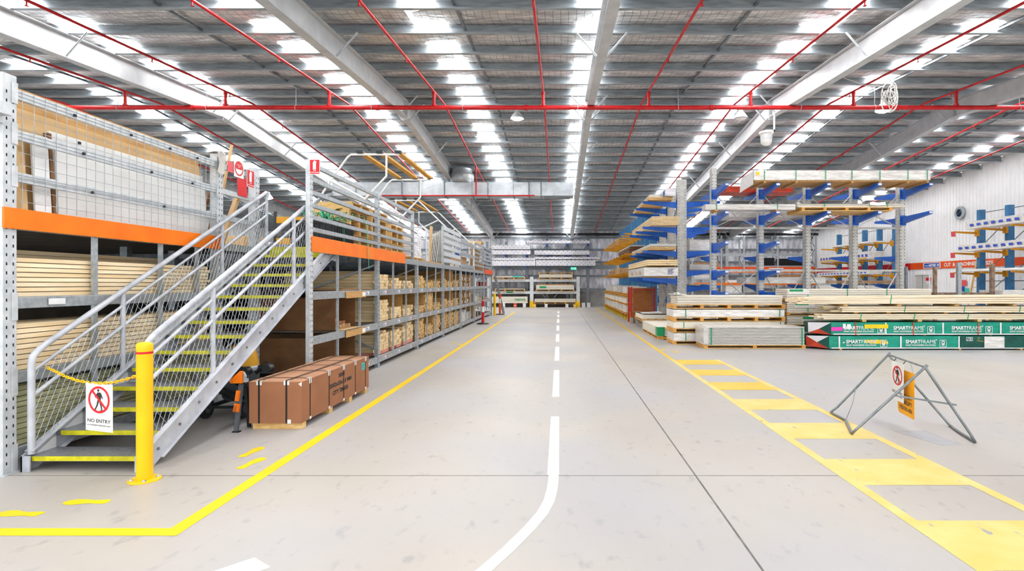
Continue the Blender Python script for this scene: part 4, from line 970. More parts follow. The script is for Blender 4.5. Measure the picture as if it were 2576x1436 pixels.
flatsheet('blue_drum', 'blue plastic drum on the brown carton behind the wide rails', 'drum', 'blue_tub', -3.85, -3.62, 20.3, 20.55, 2.602, 2.85)
flatsheet('timber_pack', 'pine pack standing far back on the mezzanine', 'timber', 'pine', -8.0, -6.6, 17.5, 21, zm, 2.75)
flatsheet('carton', 'pale carton far back on the mezzanine beyond the stair head', 'box', 'mdf', -6.9, -5.95, 10.5, 11.2, zm, 2.5)
flatsheet('carton', 'white carton far back on the mezzanine beside the pale one', 'box', 'sheet_white', -8.6, -7.4, 10.6, 11.8, zm, 2.55)
flatsheet('carton', 'low brown carton at the back of the mezzanine', 'box', 'cardboard', -8.7, -7.6, 12.6, 14.2, zm, 2.42)

# ---------------------------------------------------------------- end of the long rack
lg = thing('leaning_mesh_gate', 'tall dark mesh frame leaning on the far end of the long rack', 'frame', (-3.3, 29.3, 0))
a0, b0 = V((-2.95, 29.2, .002)), V((-3.4, 29.0, 2.0))
for dy in (0, .7):
    MB().bar(a0+V((0, dy, 0)), b0+V((0, dy, 0)), .05, .09, (0, 1, 0)).build('stile', 'galv_dark', lg)
q = MB()
for k in range(1, 14): p = a0.lerp(b0, k/14); q.bar(p, p+V((0, .7, 0)), .02, .03)
for dy in (.15, .3, .45, .6): q.bar(a0+V((0, dy, 0)), b0+V((0, dy, 0)), .01, .01)
q.build('infill', 'galv_dark', lg)
def tbar(x, y, label, bands):
    t = thing('t_top_bollard', label, 'traffic bollard', (x, y, 0)); z = .05
    MB().lathe((x, y, .001), [(.24, 0), (.25, .02), (.2, .045), (.07, .06)], 24).build('base', 'black_plastic', t)
    for h, m in bands: MB().lathe((x, y, z), [(.055, 0), (.055, h)], 18).build('band', m, t); z += h
    MB().lathe((x, y, z), [(.03, 0), (.03, .03), (.065, .035), (.065, .07), (.04, .09)], 18).build('top', bands[0][1], t)
tbar(-3.02, 22.0, 'red and white bollard on a black base beside the long rack', ((.42, 'red_sign'), (.22, 'white'), (.14, 'red_sign')))
tbar(-3.05, 28.6, 'orange and white bollard at the far end of the long rack', ((.55, 'orange_deep'), (.22, 'white'), (.16, 'orange_deep')))
t = thing('guard_post', 'yellow guard post at the far end of the long rack', 'post', (-3.25, 28.0, 0)); MB().lathe((-3.25, 28.0, .002), [(.06, 0), (.06, 1.08), (.04, 1.1)], 16).build('post', 'yellow', t); box(-3.38, -3.14, 27.9, 28.1, .001, .012).build('base_plate', 'yellow', t)
# ================================================================ cantilever racks
def carm(par, p, d, L, h0, h1, w, m, cap=None):      # tapered arm from p (top edge at the column) in direction d
    d = V(d).normalized(); s = d.cross(V((0, 0, 1))).normalized()*w/2; p = V(p); up = V((0, 0, 1)); rise = .03
    q_ = p + d*L + up*rise
    a = [p-s, p+s, p+s-up*h0, p-s-up*h0]; b_ = [q_-s, q_+s, q_+s-up*h1, q_-s-up*h1]
    q = MB().add(a+b_, [(0,1,2,3), (7,6,5,4), (1,0,4,5), (2,1,5,6), (3,2,6,7), (0,3,7,4)])
    q.bar(p+d*.004+up*.06, p+d*.004-up*(h0+.05), w*1.55, .012, d)
    o = q.build('arm', m, par)
    if cap: MB().bar(q_-d*.002-up*h1*.55, q_+d*.006-up*h1*.55, w*.8, h1*.7).build('arm_tip', cap, o)
    return o
def ccol(par, x, y, wx, wy, z1, m, holes=None, base=True):
    o = box(x-wx/2, x+wx/2, y-wy/2, y+wy/2, 0, z1).build('column', m, par, bevel=.004)
    if holes:
        q = MB(); n = int((z1-.2)/.1)
        for k in range(n):
            z = .15+k*.1
            if 'y' in holes:
                for s in (-.34, .34): q.box(x+s*wx-.011, x+s*wx+.011, y-wy/2-.001, y-wy/2+.002, z-.011, z+.011)
            if 'x' in holes:
                for s in (-.34, .34): q.box(x-wx/2-.001, x-wx/2+.002, y+s*wy-.011, y+s*wy+.011, z-.011, z+.011)
        q.build('hole_pattern', 'slot_dark', o)
    return o
# rack along the aisle: grey columns, blue arms on both sides
rc = thing('aisle_cantilever_rack', 'grey cantilever rack with blue arms at the aisle corner', 'rack', (4.1, 18.7, 0))
CY = (18.7, 20.4, 22.05)
for i, y in enumerate(CY):
    ccol(rc, 4.1, y, .31, .2, 5.08, 'grey_col', 'xy')
    for z in (4.33, 3.48, 2.68, 1.76): carm(rc, (3.94, y, z), (-1, 0, 0), 1.14, .2, .07, .09, 'blue_arm')
    for z in (4.33, 3.48, 2.68, 2.03, 1.5): carm(rc, (4.26, y, z), (1, 0, 0), 1.14, .2, .07, .09, 'blue_arm')
    if i < 2:
        for z in (4.6, 3.1, 1.6): MB().bar((4.1, y+.1, z), (4.1, CY[i+1]-.1, z-.9), .03, .05).bar((4.1, y+.1, z-.9), (4.1, CY[i+1]-.1, z), .05, .03).build('brace', 'galv', rc)
    for z in (.9, .55): MB().tube([(3.93, y-.03, z+.22), (3.9, y-.03, z+.1), (3.92, y-.03, z-.05), (3.93, y+.05, z+.1)], .018, 6).build('hook', 'blue_arm', rc) if z == .9 else None
# blue rack farther along the aisle with yellow arms
rd = thing('blue_cantilever_rack', 'long blue cantilever rack with yellow arms along the aisle', 'rack', (4.0, 23.6, 0))
DY = [23.7+1.2*k for k in range(11)]
for y in DY:
    ccol(rd, 4.0, y, .32, .14, 4.9, 'blue_col')
    for z in (3.72, 2.86, 2.03, 1.06): carm(rd, (3.83, y, z), (-1, 0, 0), 1.05, .1, .06, .06, 'yellow_arm', None)
    box(2.9, 3.835, y-.05, y+.05, .12, .27).build('base_arm', 'yellow_arm', rd); MB().box(2.9, 3.0, y-.05, y+.05, .001, .12).build('foot', 'tag_yellow', rd)
for a, b_ in zip(DY, DY[1:]):
    for z in (4.6, 2.4): MB().bar((4.0, a+.08, z), (4.0, b_-.08, z-1.5), .03, .03).build('brace', 'galv', rd)
    for z in (.95, 2.2, 3.3): MB().bar((4.0, a+.08, z), (4.0, b_-.08, z), .03, .03).build('tie_bar', 'galv', rd)
# rack across the hall: grey columns, blue arms front and rear
YE = 17.3
re = thing('cross_cantilever_rack', 'grey cantilever rack with blue arms facing the open floor', 'rack', (7.7, YE, 0))
EX = (4.78, 6.24, 7.69, 9.14, 10.6)
for i, x in enumerate(EX):
    ccol(re, x, YE, .15, .26, 5.16 if i == 0 else 4.85, 'grey_col', 'xy')
    fl_ = MB().box(x-.1, x+.1, YE-.135, YE-.131, 0, 4.8)
    for z in (4.44, 3.64, 2.78, 1.95, 1.33): 
        if z < 2 and i > 1: continue
        if z == 2.78 and i > 1: continue
        carm(re, (x, YE-.135, z), (0, -1, 0), 1.3, .2, .075, .12, 'blue_arm', 'white_steel')
    for z in (4.44, 3.64, 2.45, 1.55): carm(re, (x, YE+.135, z), (0, 1, 0), 1.2, .2, .07, .1, 'blue_arm')
    if i < 4:
        xn = EX[i+1]
        for z in (3.32, 2.0): box(x+.08, xn-.08, YE-.03, YE+.03, z-.03, z+.03).build('tie_bar', 'grey_col', re)
        xm = (x+xn)/2
        for za, zc in ((4.4, 3.35), (1.98, .85)):
            if za > 4: MB().bar((x+.08, YE-.02, za-.05), (xm, YE-.02, za-.75), .012, .06, (0, 1, 0)).bar((xn-.08, YE-.02, za-.05), (xm, YE-.02, za-.75), .012, .06, (0, 1, 0)).bar((xm-.05, YE+.01, za-.75), (x+.08, YE+.01, zc), .012, .06, (0, 1, 0)).bar((xm+.05, YE+.01, za-.75), (xn-.08, YE+.01, zc), .012, .06, (0, 1, 0)).build('brace', 'grey_col', re)
            elif i == 0: MB().bar((x+.08, YE-.02, za), (xn-.08, YE-.02, zc), .012, .07, (0, 1, 0)).bar((xn-.08, YE+.02, za), (x+.08, YE+.02, zc), .012, .07, (0, 1, 0)).build('brace', 'grey_col', re)
            else: MB().bar((x+.08, YE-.02, za), (xm, YE-.02, zc), .012, .07, (0, 1, 0)).bar((xn-.08, YE-.02, za), (xm, YE-.02, zc), .012, .07, (0, 1, 0)).build('brace', 'grey_col', re)
# blue wall racks with yellow arms
XG = 16.75
def wallrack(label, ys, ext):
    t = thing('side_cantilever_rack', label, 'rack', (XG, ys[0], 0))
    for y in ys:
        ccol(t, XG, y, .24, .16, 4.52, 'blue_col')
        for z in (3.64, 2.8, 2.02): 
            o = carm(t, (XG-.125, y, z), (-1, 0, 0), .95, .09, .06, .06, 'yellow_arm', None)
            box(XG-.2, XG-.121, y-.085, y+.085, z-.17, z+.1).build('bracket', 'yellow_arm', o)
    for a, b_ in zip(ys, ys[1:]):
        for z in (4.4, 2.95, 1.7, .95): MB().cyl((XG, a+.08, z), (XG, b_-.08, z), .018, 6).build('tie_bar', 'galv_dark', t)
        for z in (3.0, 1.8, .9): MB().cyl((XG, a+.08, z), (XG, b_-.08, z+1.1), .016, 6).build('brace', 'galv_dark', t)
    return t
wallrack('blue wall rack with yellow arms beside the lettered orange band', [22.1, 20.7, 19.3], 0)
wallrack('farther blue wall rack with yellow arms behind the grey cantilever rack', [33.3, 31.9, 30.5, 29.1, 27.75], 0)
for z, xx, lab in ((3.62, 15.62, 'topmost red tag on the blue wall rack arms'), (2.78, 15.6, 'middle red tag on the blue wall rack arms'), (2.0, 15.58, 'lowest red tag on the blue wall rack arms')):
    tag(MB().prism(rect2(-.02, -.17, .17, .03), (xx-.12, 22.0, z), (1, .1, 0), (-.06, 0, 1), .003).build('hanging_tag', 'pale_red', None, (xx, 22.0, z)), lab, 'tag')

# ================================================================ packs
def wrapbox(q, x0, x1, y0, y1, z0, z1, amp=.012, seed=0, n=14, bulge=0):
    rr = random.Random(seed); ph = [rr.uniform(0, 6) for _ in range(6)]
    def w(a, b_): return amp*(math.sin(a*5.1+ph[0]+b_*2)+.6*math.sin(a*11.3+ph[1]-b_*7)+.4*math.sin(b_*17+ph[2]+a*3))
    N_ = max(4, int(n*(x1-x0)/2)) if x1-x0 > y1-y0 else 5; M_ = max(4, int(n*(y1-y0)/2)) if y1-y0 >= x1-x0 else 5
    N_, M_ = min(N_, 36), min(M_, 36); e = lambda t: min(1, 8*t*(1-t)*2)
    q.grid(N_, 6, lambda u, v: (x0+(x1-x0)*u, y0-w(x0+(x1-x0)*u, v*3)*e(u)*e(v), z0+(z1-z0)*v))
    q.grid(N_, 6, lambda u, v: (x1-(x1-x0)*u, y1+w(x0+(x1-x0)*u, v*3+5)*e(u)*e(v), z0+(z1-z0)*v))
    q.grid(M_, 6, lambda u, v: (x0-w(y0+(y1-y0)*u, v*3+9)*e(u)*e(v), y1-(y1-y0)*u, z0+(z1-z0)*v))
    q.grid(M_, 6, lambda u, v: (x1+w(y0+(y1-y0)*u, v*3+2)*e(u)*e(v), y0+(y1-y0)*u, z0+(z1-z0)*v))
    q.grid(N_, M_, lambda u, v: (x0+(x1-x0)*u, y0+(y1-y0)*v, z1+w(u*4, v*4)*e(u)*e(v)*.6))
    q.face([(x0, y0, z0), (x0, y1, z0), (x1, y1, z0), (x1, y0, z0)])
    return q
def pack(name, label, cat, x0, x1, y0, y1, z0, z1, m, layers=1, straps=(), sm='green_strap', wrap=0, axis='x', group=None, sw=.022, jit=.0, seed=1, rev=None):
    t = thing(name, label, cat, ((x0+x1)/2, (y0+y1)/2, z0), group); rr = random.Random(seed)
    if wrap or straps: z1 -= .006+wrap*1.5
    if wrap: wrapbox(MB(), x0, x1, y0, y1, z0+.001, z1, wrap, seed).build('wrapping', m, t)
    else:
        q = MB(); h = (z1-z0)/layers
        for k in range(layers):
            a, b_, c, d = [rr.uniform(0, jit) for _ in range(4)]; q.box(x0+a, x1-b_, y0+c, y1-d, z0+.001+k*h, z0+(k+1)*h-.0085*(layers > 1))
        q.build('sheets', m, t)
    for s in straps:
        e = .006+wrap*1.9
        if axis == 'x': MB().box(s, s+sw, y0-e, y0-e+.003, z0, z1+.002).box(s, s+sw, y0-e, y1, z1+.004+wrap*.8, z1+.007+wrap*.8).build('strap', sm, t)
        else: MB().box(x0-e, x0-e+.003, s, s+sw, z0, z1+.002).box(x0-e, x1, s, s+sw, z1+.004+wrap*.8, z1+.007+wrap*.8).build('strap', sm, t)
    return t
def patch(par, nm, m, x0, x1, y, z0, z1): return box(x0, x1, y-.004, y-.0015, z0, z1).build(nm, m, par)
# --- stack of sheet packs nearest the crossing
X0, X1, Y0, Y1 = 2.98, 5.92, 14.57, 15.47
def pl_(lab, z0, z1, nb=5, x0=X0, x1=X1, y0=Y0, y1=Y1, long='x', group=None, m='pallet_orange'): return pallet('timber_pallet', lab, x0, x1, y0, y1, z0, z1, nb, long, m=m, group=group)
pl_('lowest pallet of the four-high sheet stack by the crossing', .001, .1)
p = pack('sheet_pack', 'lowest wrapped sheet pack of the four-high stack by the crossing', 'sheet pack', X0+.02, X1-.02, Y0, Y1, .102, .31, 'wrap', wrap=.004, straps=(3.3,), seed=2)
patch(p, 'label', 'white_sign', 3.42, 3.62, Y0-.004, .17, .28); patch(p, 'brand_patch', 'green_print', 3.63, 3.8, Y0-.004, .2, .27)
pl_('second lowest pallet of the four-high sheet stack by the crossing', .313, .434)
pack('sheet_pack', 'second lowest sheet pack of the four-high stack by the crossing', 'sheet pack', X0+.02, X1-.02, Y0+.01, Y1, .436, .6, 'sheet_cream', 1, straps=(3.25, 5.78), seed=3)
pl_('second highest pallet of the four-high sheet stack by the crossing', .603, .727)
pack('sheet_pack', 'plastic-draped sheet pack second from top of the four-high stack', 'sheet pack', X0, X1-.02, Y0+.01, Y1, .729, .932, 'wrap', wrap=.006, straps=(3.3, 5.76), seed=4)
pl_('highest pallet of the four-high sheet stack by the crossing', .94, 1.052)
p = pack('sheet_pack', 'topmost open sheet pack of the four-high stack by the crossing', 'sheet pack', X0+.1, X1-.05, Y0+.02, Y1, 1.054, 1.29, 'sheet_cream', 5, seed=5, jit=.03)
wrapbox(MB(), X0+.06, X0+.35, Y0+.0, Y1, 1.3, 1.325, .006, 8).build('torn_wrap', 'wrap', p)
MB().grid(8, 4, lambda u, v: (X0+.05+.12*u, Y0+.3*v, 1.335+.03*math.sin(u*6+v*4))).build('paper', 'white', p)
# --- grey sheets in clear film
pl_('pallet under the film-wrapped grey sheets in front', .001, .09, 3, 3.56, 6.05, 13.66, 14.5)
p = pack('wrapped_sheets', 'pack of grey sheets in clear film standing in front of the four-high stack', 'sheet pack', 3.62, 6.03, 13.67, 14.48, .092, .512, 'sheet_grey', 11, straps=(3.72, 5.95), seed=6, jit=.012, sw=.03)
wrapbox(MB(), 3.54, 3.66, 13.65, 14.49, .1, .515, .012, 3).build('film_end', 'wrap_clear', p); wrapbox(MB(), 3.64, 6.02, 13.67, 14.47, .51, .535, .006, 9).build('film_top', 'wrap', p)
# --- low packs beside the yellow line
pallet('timber_pallet', 'pallet under the green-banded white sheets beside the aisle line', 2.8, 3.72, 15.85, 18.7, .001, .1, 4, 'y')
p = pack('sheet_pack', 'white sheet pack with green band beside the aisle line', 'sheet pack', 2.8, 3.7, 15.85, 18.7, .102, .362, 'sheet_cream', 7, axis='y', seed=7, jit=.006)
box(2.79, 3.0, 15.838, 15.846, .105, .36).build('green_band', 'green_print', p); box(2.79, 2.796, 15.85, 16.15, .105, .36).build('green_band', 'green_print', p)
t = thing('steel_trestle', 'low grey steel trestle behind the green-banded sheets', 'trestle', (3.1, 19.4, 0))
for y in (19.3, 20.9):
    for x in (2.88, 3.7): box(x, x+.1, y, y+.1, .001, .26).build('leg', 'galv', t)
    box(2.86, 3.82, y, y+.1, .26, .3).build('rail', 'galv', t)
pallet('timber_pallet', 'pallet carrying curled white sheets on the steel trestle', 2.85, 3.8, 19.2, 21.1, .303, .38, 3, 'y', m='pallet_wood')
t = thing('sheet_stack', 'stack of curled white sheets on the steel trestle', 'sheet pack', (3.3, 20, .38))
q = MB(); box(2.88, 3.78, 19.22, 21.05, .382, .52).build('sheets', 'sheet_cream', t)
q.grid(10, 12, lambda u, v: (2.84+.98*u, 19.2+1.9*v, .53+.03*math.sin(v*5+u*2)+.04*(1-u)**3)); q.build('top_sheet', 'sheet_white', t)
# --- red cage end panel
rg = thing('red_mesh_cage', 'red steel mesh cage holding brown sheets beside the aisle', 'cage', (3.35, 22.3, 0))
for x in (2.86, 3.78): box(x, x+.07, 22.25, 22.32, .25, 1.46).build('post', 'red_cage', rg); box(x-.02, x+.09, 22.23, 22.34, .001, .25).build('foot', 'galv', rg)
for x in (2.86, 3.78): box(x, x+.07, 23.2, 23.27, .001, 1.46).build('post', 'red_cage', rg)
box(2.93, 3.78, 22.26, 22.3, 1.33, 1.38).build('top_rail', 'red_cage', rg); box(2.93, 3.78, 22.26, 22.3, .22, .26).build('bottom_rail', 'red_cage', rg)
for z in (.4, 1.4): box(2.88, 2.92, 22.325, 23.195, z, z+.04).build('side_rail', 'red_cage', rg)
q = MB()
for k in range(18): q.cyl((2.96+k*.048, 22.255, .26), (2.96+k*.048, 22.255, 1.33), .004, 4)
for k in range(22): q.cyl((2.93, 22.255, .29+k*.048), (3.78, 22.255, .29+k*.048), .004, 4)
q.build('mesh_panel', 'red_cage', rg)
q = MB()
for k in range(14): q.cyl((2.90, 22.36+k*.06, .42), (2.90, 22.36+k*.06, 1.4), .004, 4)
for k in range(14): q.cyl((2.90, 22.33, .45+k*.07), (2.90, 23.19, .45+k*.07), .004, 4)
q.build('mesh_panel', 'red_cage', rg)
for k in range(3): tag(box(2.98, 3.74, 22.36+.05*k, 22.38+.05*k, .002, 1.36+.03*k).build('brown_sheet', 'ply', None, (3.3, 22.4, 0)), 'brown sheet standing inside the red mesh cage', 'sheet', 'brown sheets in the cage')
# --- pallets of boards in the lower levels of the blue rack
for k in range(7):
    y = 24.0+1.65*k
    if k == 0: pa = pallet('timber_pallet', 'pallet on the blue rack base arms along the aisle', 2.86, 3.8, y, y+1.5, .272, .36, 3, 'y', group='pallets on the blue rack base arms')
    for z0, nm in ((.272, 'base arms'), (.66, 'first board packs')):
        if (k, z0) == (0, .272): continue
        c = copy_tree(pa); c.location = (3.33, y+.75, z0); c['label'] = 'pallet on the %s of the blue rack along the aisle' % nm; c['group'] = 'pallets on the blue rack ' + nm
    for z0, z1, nm in ((.362, .655, 'lower'), (.75, .95, 'upper')):
        q = MB(); h = (z1-z0)/5
        for j_ in range(5): q.box(2.88+.01*((j_*7+k) % 3), 3.78, y+.02, y+1.46, z0+j_*h, z0+(j_+1)*h-.004)
        tag(q.build('board_pack', 'wrap' if z0 < .5 else 'sheet_cream', None, (3.3, y, z0)), 'pale board pack in the %s row under the yellow arms along the aisle' % nm, 'sheet pack', '%s row of board packs' % nm)
for k in range(5):
    y = 24.0+2.3*k; c = copy_tree(pa); c.location = (3.33, y+.75, 1.095); c['label'] = 'pallet on the lowest yellow arms of the blue rack'; c['group'] = 'pallets on the lowest yellow arms'
    tag(wrapbox(MB(), 2.9, 3.78, y+.02, y+1.48, 1.186, 1.46+.04*(k % 2), .01, k).build('wrapped_sheets', 'wrap_clear' if k % 2 else 'wrap', None, (3.3, y, 1.19)), 'film-wrapped sheets on the lowest yellow arms of the blue rack', 'sheet pack', 'wrapped sheets on the lowest yellow arms')
# --- packs on the aisle cantilever racks
def tpack(label, x0, x1, y0, y1, z0, rows, cols, m, seed=0, endj=.05, straps=(), name='timber_pack', ax='y', group=None, pitch=None):
    """strapped pack of boards running along ax"""
    t = thing(name, label, 'timber pack', ((x0+x1)/2, (y0+y1)/2, z0), group); rr = random.Random(seed); q = MB(); h = pitch or .05
    for r in range(rows):
        for c in range(cols):
            a, b_ = rr.uniform(0, endj), rr.uniform(0, endj)
            if ax == 'y': w = (x1-x0)/cols; q.box(x0+c*w+.001, x0+(c+1)*w-.002, y0+a, y1-b_, z0+.001+r*h, z0+(r+1)*h-.008)
            else: w = (y1-y0)/cols; q.box(x0+a, x1-b_, y0+c*w+.001, y0+(c+1)*w-.002, z0+.001+r*h, z0+(r+1)*h-.008)
    q.build('boards', m, t); z1 = z0+rows*h
    for s in straps:
        if ax == 'y': MB().box(x0-.004, x0-.001, s, s+.02, z0, z1).box(x0-.004, x1, s, s+.02, z1, z1+.003).build('strap', 'green_strap', t)
        else: MB().box(s, s+.02, y0-.004, y0-.001, z0, z1).box(s, s+.02, y0-.004, y1, z1, z1+.003).build('strap', 'green_strap', t)
    return t
za = .035
tpack('orange-ended timber pack on the top arms at the aisle corner', 2.95, 3.75, 18.35, 22.3, 4.33+za, 2, 5, 'pine_old', 1)
pack('wrapped_sheets', 'white film-wrapped bundle lying over the top timber pack at the aisle corner', 'pack', 3.0, 3.42, 18.5, 22.2, 4.47, 4.58, 'wrap', wrap=.015, seed=12)
p = pack('wrapped_sheets', 'blue-printed wrapped bundle on the top arms nearest the column', 'pack', 3.47, 3.8, 18.2, 22.0, 4.47, 4.72, 'wrap_dots', wrap=.012, seed=13); MB().box(3.45, 3.455, 18.3, 18.5, 4.5, 4.65).box(3.45, 3.455, 19.0, 19.3, 4.5, 4.62).build('print', 'print_blue', p)
tpack('neat pine pack on the second highest arms at the aisle corner', 3.02, 3.9, 18.1, 23.1, 3.48+za, 5, 7, 'pine', 2, .02, pitch=.055)
tpack('pine and white board pack on the third arms at the aisle corner', 2.95, 3.85, 18.3, 22.6, 2.68+za, 2, 5, 'pine_old', 3)
pack('sheet_pack', 'white sheets lying over the third arm timber at the aisle corner', 'sheet pack', 3.0, 3.88, 18.4, 23.2, 2.823, 2.92, 'sheet_white', 4, axis='y', seed=3, jit=.03)
flatsheet('timber_bearer', 'pine bearer under the printed white pack at the aisle corner', 'bearer', 'ply', 2.85, 3.85, 18.62, 18.72, 1.80, 1.84)
p = pack('wrapped_sheets', 'large white printed pack on the lowest arms at the aisle corner', 'pack', 2.78, 3.9, 18.25, 22.4, 1.845, 2.14, 'wrap', wrap=.004, seed=14, axis='y')
q = MB(); u_, v_ = (0, -1, 0), (0, 0, 1)
for s_, yy in (('100', 21.5), ('- 105', 20.5), ('.30', 19.5)): text(q, s_, (2.778, yy, 1.9), u_, v_, .55, .12, .012, .02)
q.build('lettering', 'pallet_orange', p); q = MB()
for k in range(4): q.box(3.55, 3.75-.04*(k % 2), 18.236, 18.24, 2.06-.05*k, 2.08-.05*k)
q.build('label_print', 'navy', p)
tpack('pine pack with chequered ends on the printed white pack', 2.88, 3.86, 18.15, 23.2, 2.19, 3, 8, 'pine', 5, .03, pitch=.065)
flatsheet('timber_bearer', 'pine bearer between the chequered pine pack and the printed pack', 'bearer', 'ply', 2.9, 3.85, 18.55, 18.65, 2.15, 2.188)
# packs on the right-hand arms of the corner rack
for z, m, lab in ((2.68, 'wrap', 'blue-printed wrapped pack on the rear third arms of the corner rack'), (2.03, 'wrap_clear', 'wrapped mouldings on the rear fourth arms of the corner rack'), (1.5, 'pine', 'pine boards on the rear lowest arms of the corner rack')):
    pack('wrapped_sheets' if m != 'pine' else 'timber_pack', lab, 'pack', 4.4, 5.3, 18.8, 22.3, z+.04, z+(.42 if z > 2.5 else .24 if z > 1.9 else .1), m, 3, wrap=.012 if m != 'pine' else 0, seed=int(z*10), axis='y')
# packs on the upper yellow arms of the blue rack
for k, (y, L, z, h, m, lab) in enumerate(((24.0, 4.5, 2.86, .3, 'hardboard', 'brown board pack on the second yellow arms of the blue rack'), (24.5, 3.0, 2.86, 0, '', ''), (24.2, 3.2, 2.03, .25, 'carton', 'brown pack on the third yellow arms nearest the corner rack'), (27.8, 2.4, 2.03, .34, 'pine_old', 'timber pack in the middle of the third yellow arms'), (30.6, 3.2, 2.03, .3, 'carton', 'brown wrapped pack far along the third yellow arms'))):
    if h: pack('board_pack', lab, 'pack', 3.0, 3.75, y, y+L, z+.035, z+.035+h, m, 5, axis='y', seed=k, jit=.05)
pack('sheet_pack', 'white sheets over the brown pack on the second yellow arms', 'sheet pack', 3.05, 3.7, 23.9, 29, 3.2, 3.26, 'sheet_white', 3, axis='y', seed=4, jit=.04)

# --- packs on the cross rack
t = pack('wrapped_pack', 'long white wrapped board pack on the top arms of the cross rack', 'pack', 5.57, 10.62, 15.92, 17.0, 4.56, 4.86, 'wrap', wrap=.012, straps=(5.85, 6.75, 7.6, 8.35, 9.15, 9.95, 10.5), seed=20)
q = MB(); q.box(5.6, 10.6, 15.95, 16.98, 4.525, 4.559); q.build('bottom_board', 'osb', t)
patch(t, 'warning_label', 'tag_yellow', 5.62, 5.72, 15.9, 4.7, 4.78)
MB().grid(6, 6, lambda u, v: (5.56-.1*u*(1-.3*v), 15.95+.9*u, 4.44+.4*v-.1*u)).build('film_end', 'wrap', t)
for k, x in enumerate((5.85, 6.76, 8.36, 9.16, 9.96 , 10.52)): box(x, x+.07, 15.93, 17.02, 4.476, 4.523).build('bearer', 'ply', t)
t = pack('wrapped_pack', 'narrow film-wrapped timber bundle on the second arms of the cross rack', 'pack', 4.2, 6.78, 15.98, 16.4, 3.72, 3.9, 'wrap_clear', wrap=.012, straps=(4.5, 6.25), seed=21)
for x in (4.5, 6.25): box(x-.03, x+.06, 15.97, 16.42, 3.676, 3.718).build('bearer', 'pallet_orange', t)
pallet('timber_pallet', 'long pallet on the second arms of the cross rack', 6.95, 9.55, 15.95, 17.0, 3.68, 3.79, 5)
t = pack('sheet_pack', 'cream sheets with papers on the long pallet of the cross rack', 'sheet pack', 6.8, 9.95, 15.96, 17.0, 3.792, 3.9, 'sheet_cream', 4, straps=(7.6, 8.9, 9.4), seed=22, jit=.05)
MB().grid(8, 3, lambda u, v: (8.9+.45*u, 15.95-.008+.1*v*0, 3.93-.09*v+.01*math.sin(u*9))).build('paper', 'sheet_white', t)
flatsheet('pipe_bundle', 'dark pipe lying on the cream sheets of the cross rack', 'pipe', 'black_plastic', 7.0, 9.6, 16.5, 16.62, 3.915, 3.97)
# behind: red packs and others on the rear arms
t = pack('red_pack', 'red plastic pack on the rear top arms of the cross rack', 'pack', 5.3, 7.4, 17.6, 18.4, 4.49, 4.7, 'red_cage', wrap=.01, seed=23)
pack('wrapped_pack', 'film-wrapped pack on the rear second arms of the cross rack', 'pack', 5.35, 8.3, 17.55, 18.5, 3.69, 3.9, 'wrap_clear', wrap=.012, seed=24)
pack('wrapped_pack', 'wrapped board pack on the rear lower arms of the cross rack', 'pack', 5.9, 8.4, 17.55, 18.5, 1.6, 1.82, 'wrap', wrap=.01, seed=25)
pack('board_pack', 'brown board pack on the rear lower arms beyond the second column', 'pack', 8.5, 10.9, 17.55, 18.5, 1.6, 1.7, 'carton', 3, seed=26)
# --- green printed timber packs
def green(label, x0, x1, y0, y1, z0, z1, cuts, seed, words, tint=None):
    t = thing('green_wrapped_pack', label, 'timber pack', ((x0+x1)/2, y0, z0))
    wrapbox(MB(), x0, x1, y0, y1, z0, z1, .006, seed).build('wrapping', 'green_wrap', t)
    fy = y0-.0115; u_, v_ = (1, 0, 0), (0, 0, 1); h = z1-z0
    st_ = MB(); 
    for c in cuts: st_.box(c, c+.035, fy-.001, fy+.004, z0+.03, z1-.005)
    st_.box(x0+.05, x1, fy-.001, fy+.004, z0+.005, z0+.03); st_.build('white_stripe', 'white', t)
    w_ = MB(); ic = MB()
    for x in words:
        text(w_, 'SMART', (x, fy, z0+h*.42), u_, v_, .36, .088, .004, .03); text(w_, 'FRAME', (x+.37, fy, z0+h*.42), u_, v_, .36, .088, .004)
        text(w_, 'SMART ENGINEERED SOLUTIONS', (x, fy, z0+h*.22), u_, v_, .72, .04, .004, .015)
        flat(ic, ring2(x+.745, z0+h*.42+.085-z0, .006, .014, 10), (0, fy, z0), u_, v_, .004)
        cx, cz = x+.9, h*.42; r = .085
        flat(ic, [rect2(cx-r, cz-r, cx+r, cz-r+.012), rect2(cx-r, cz+r-.012, cx+r, cz+r), rect2(cx-r, cz-r, cx-r+.012, cz+r), rect2(cx+r-.012, cz-r, cx+r, cz+r), stick2(cx-.04, cz-.02, cx+.04, cz-.02, .02), stick2(cx-.03, cz-.045, cx+.03, cz-.045, .015)] + ring2(cx, cz+.025, .022, .042, 14), (0, fy, z0), u_, v_, .004)
    w_.build('lettering', 'white', t); ic.build('logo', 'white', t)
    return t, fy
gl_, fy = green('lower green printed timber pack lying on the floor', 6.5, 12.6, 13.4, 14.2, .03, .335, (6.72, 8.2, 9.6, 11.65), 31, (6.9, 8.33, 11.75))
gu, fy = green('upper green printed timber pack lying on the lower green pack', 6.55, 12.6, 13.42, 14.2, .362, .66, (7.85, 9.23, 10.62, 12.0), 32, (6.85, 8.05, 9.45, 10.85))
for k, x in enumerate((6.75, 9.62, 11.1, 12.3)): flatsheet('timber_bearer', 'small pine bearer under the lower green pack', 'bearer', 'pallet_orange', x, x+.05, 13.39, 14.2, .001, .0285, 'bearers under the lower green pack')
for x in (7.2, 8.8, 10.4, 12.0): flatsheet('timber_bearer', 'thin bearer between the two green packs', 'bearer', 'ply', x, x+.06, 13.45, 14.18, .343, .3605, 'bearers between the green packs')
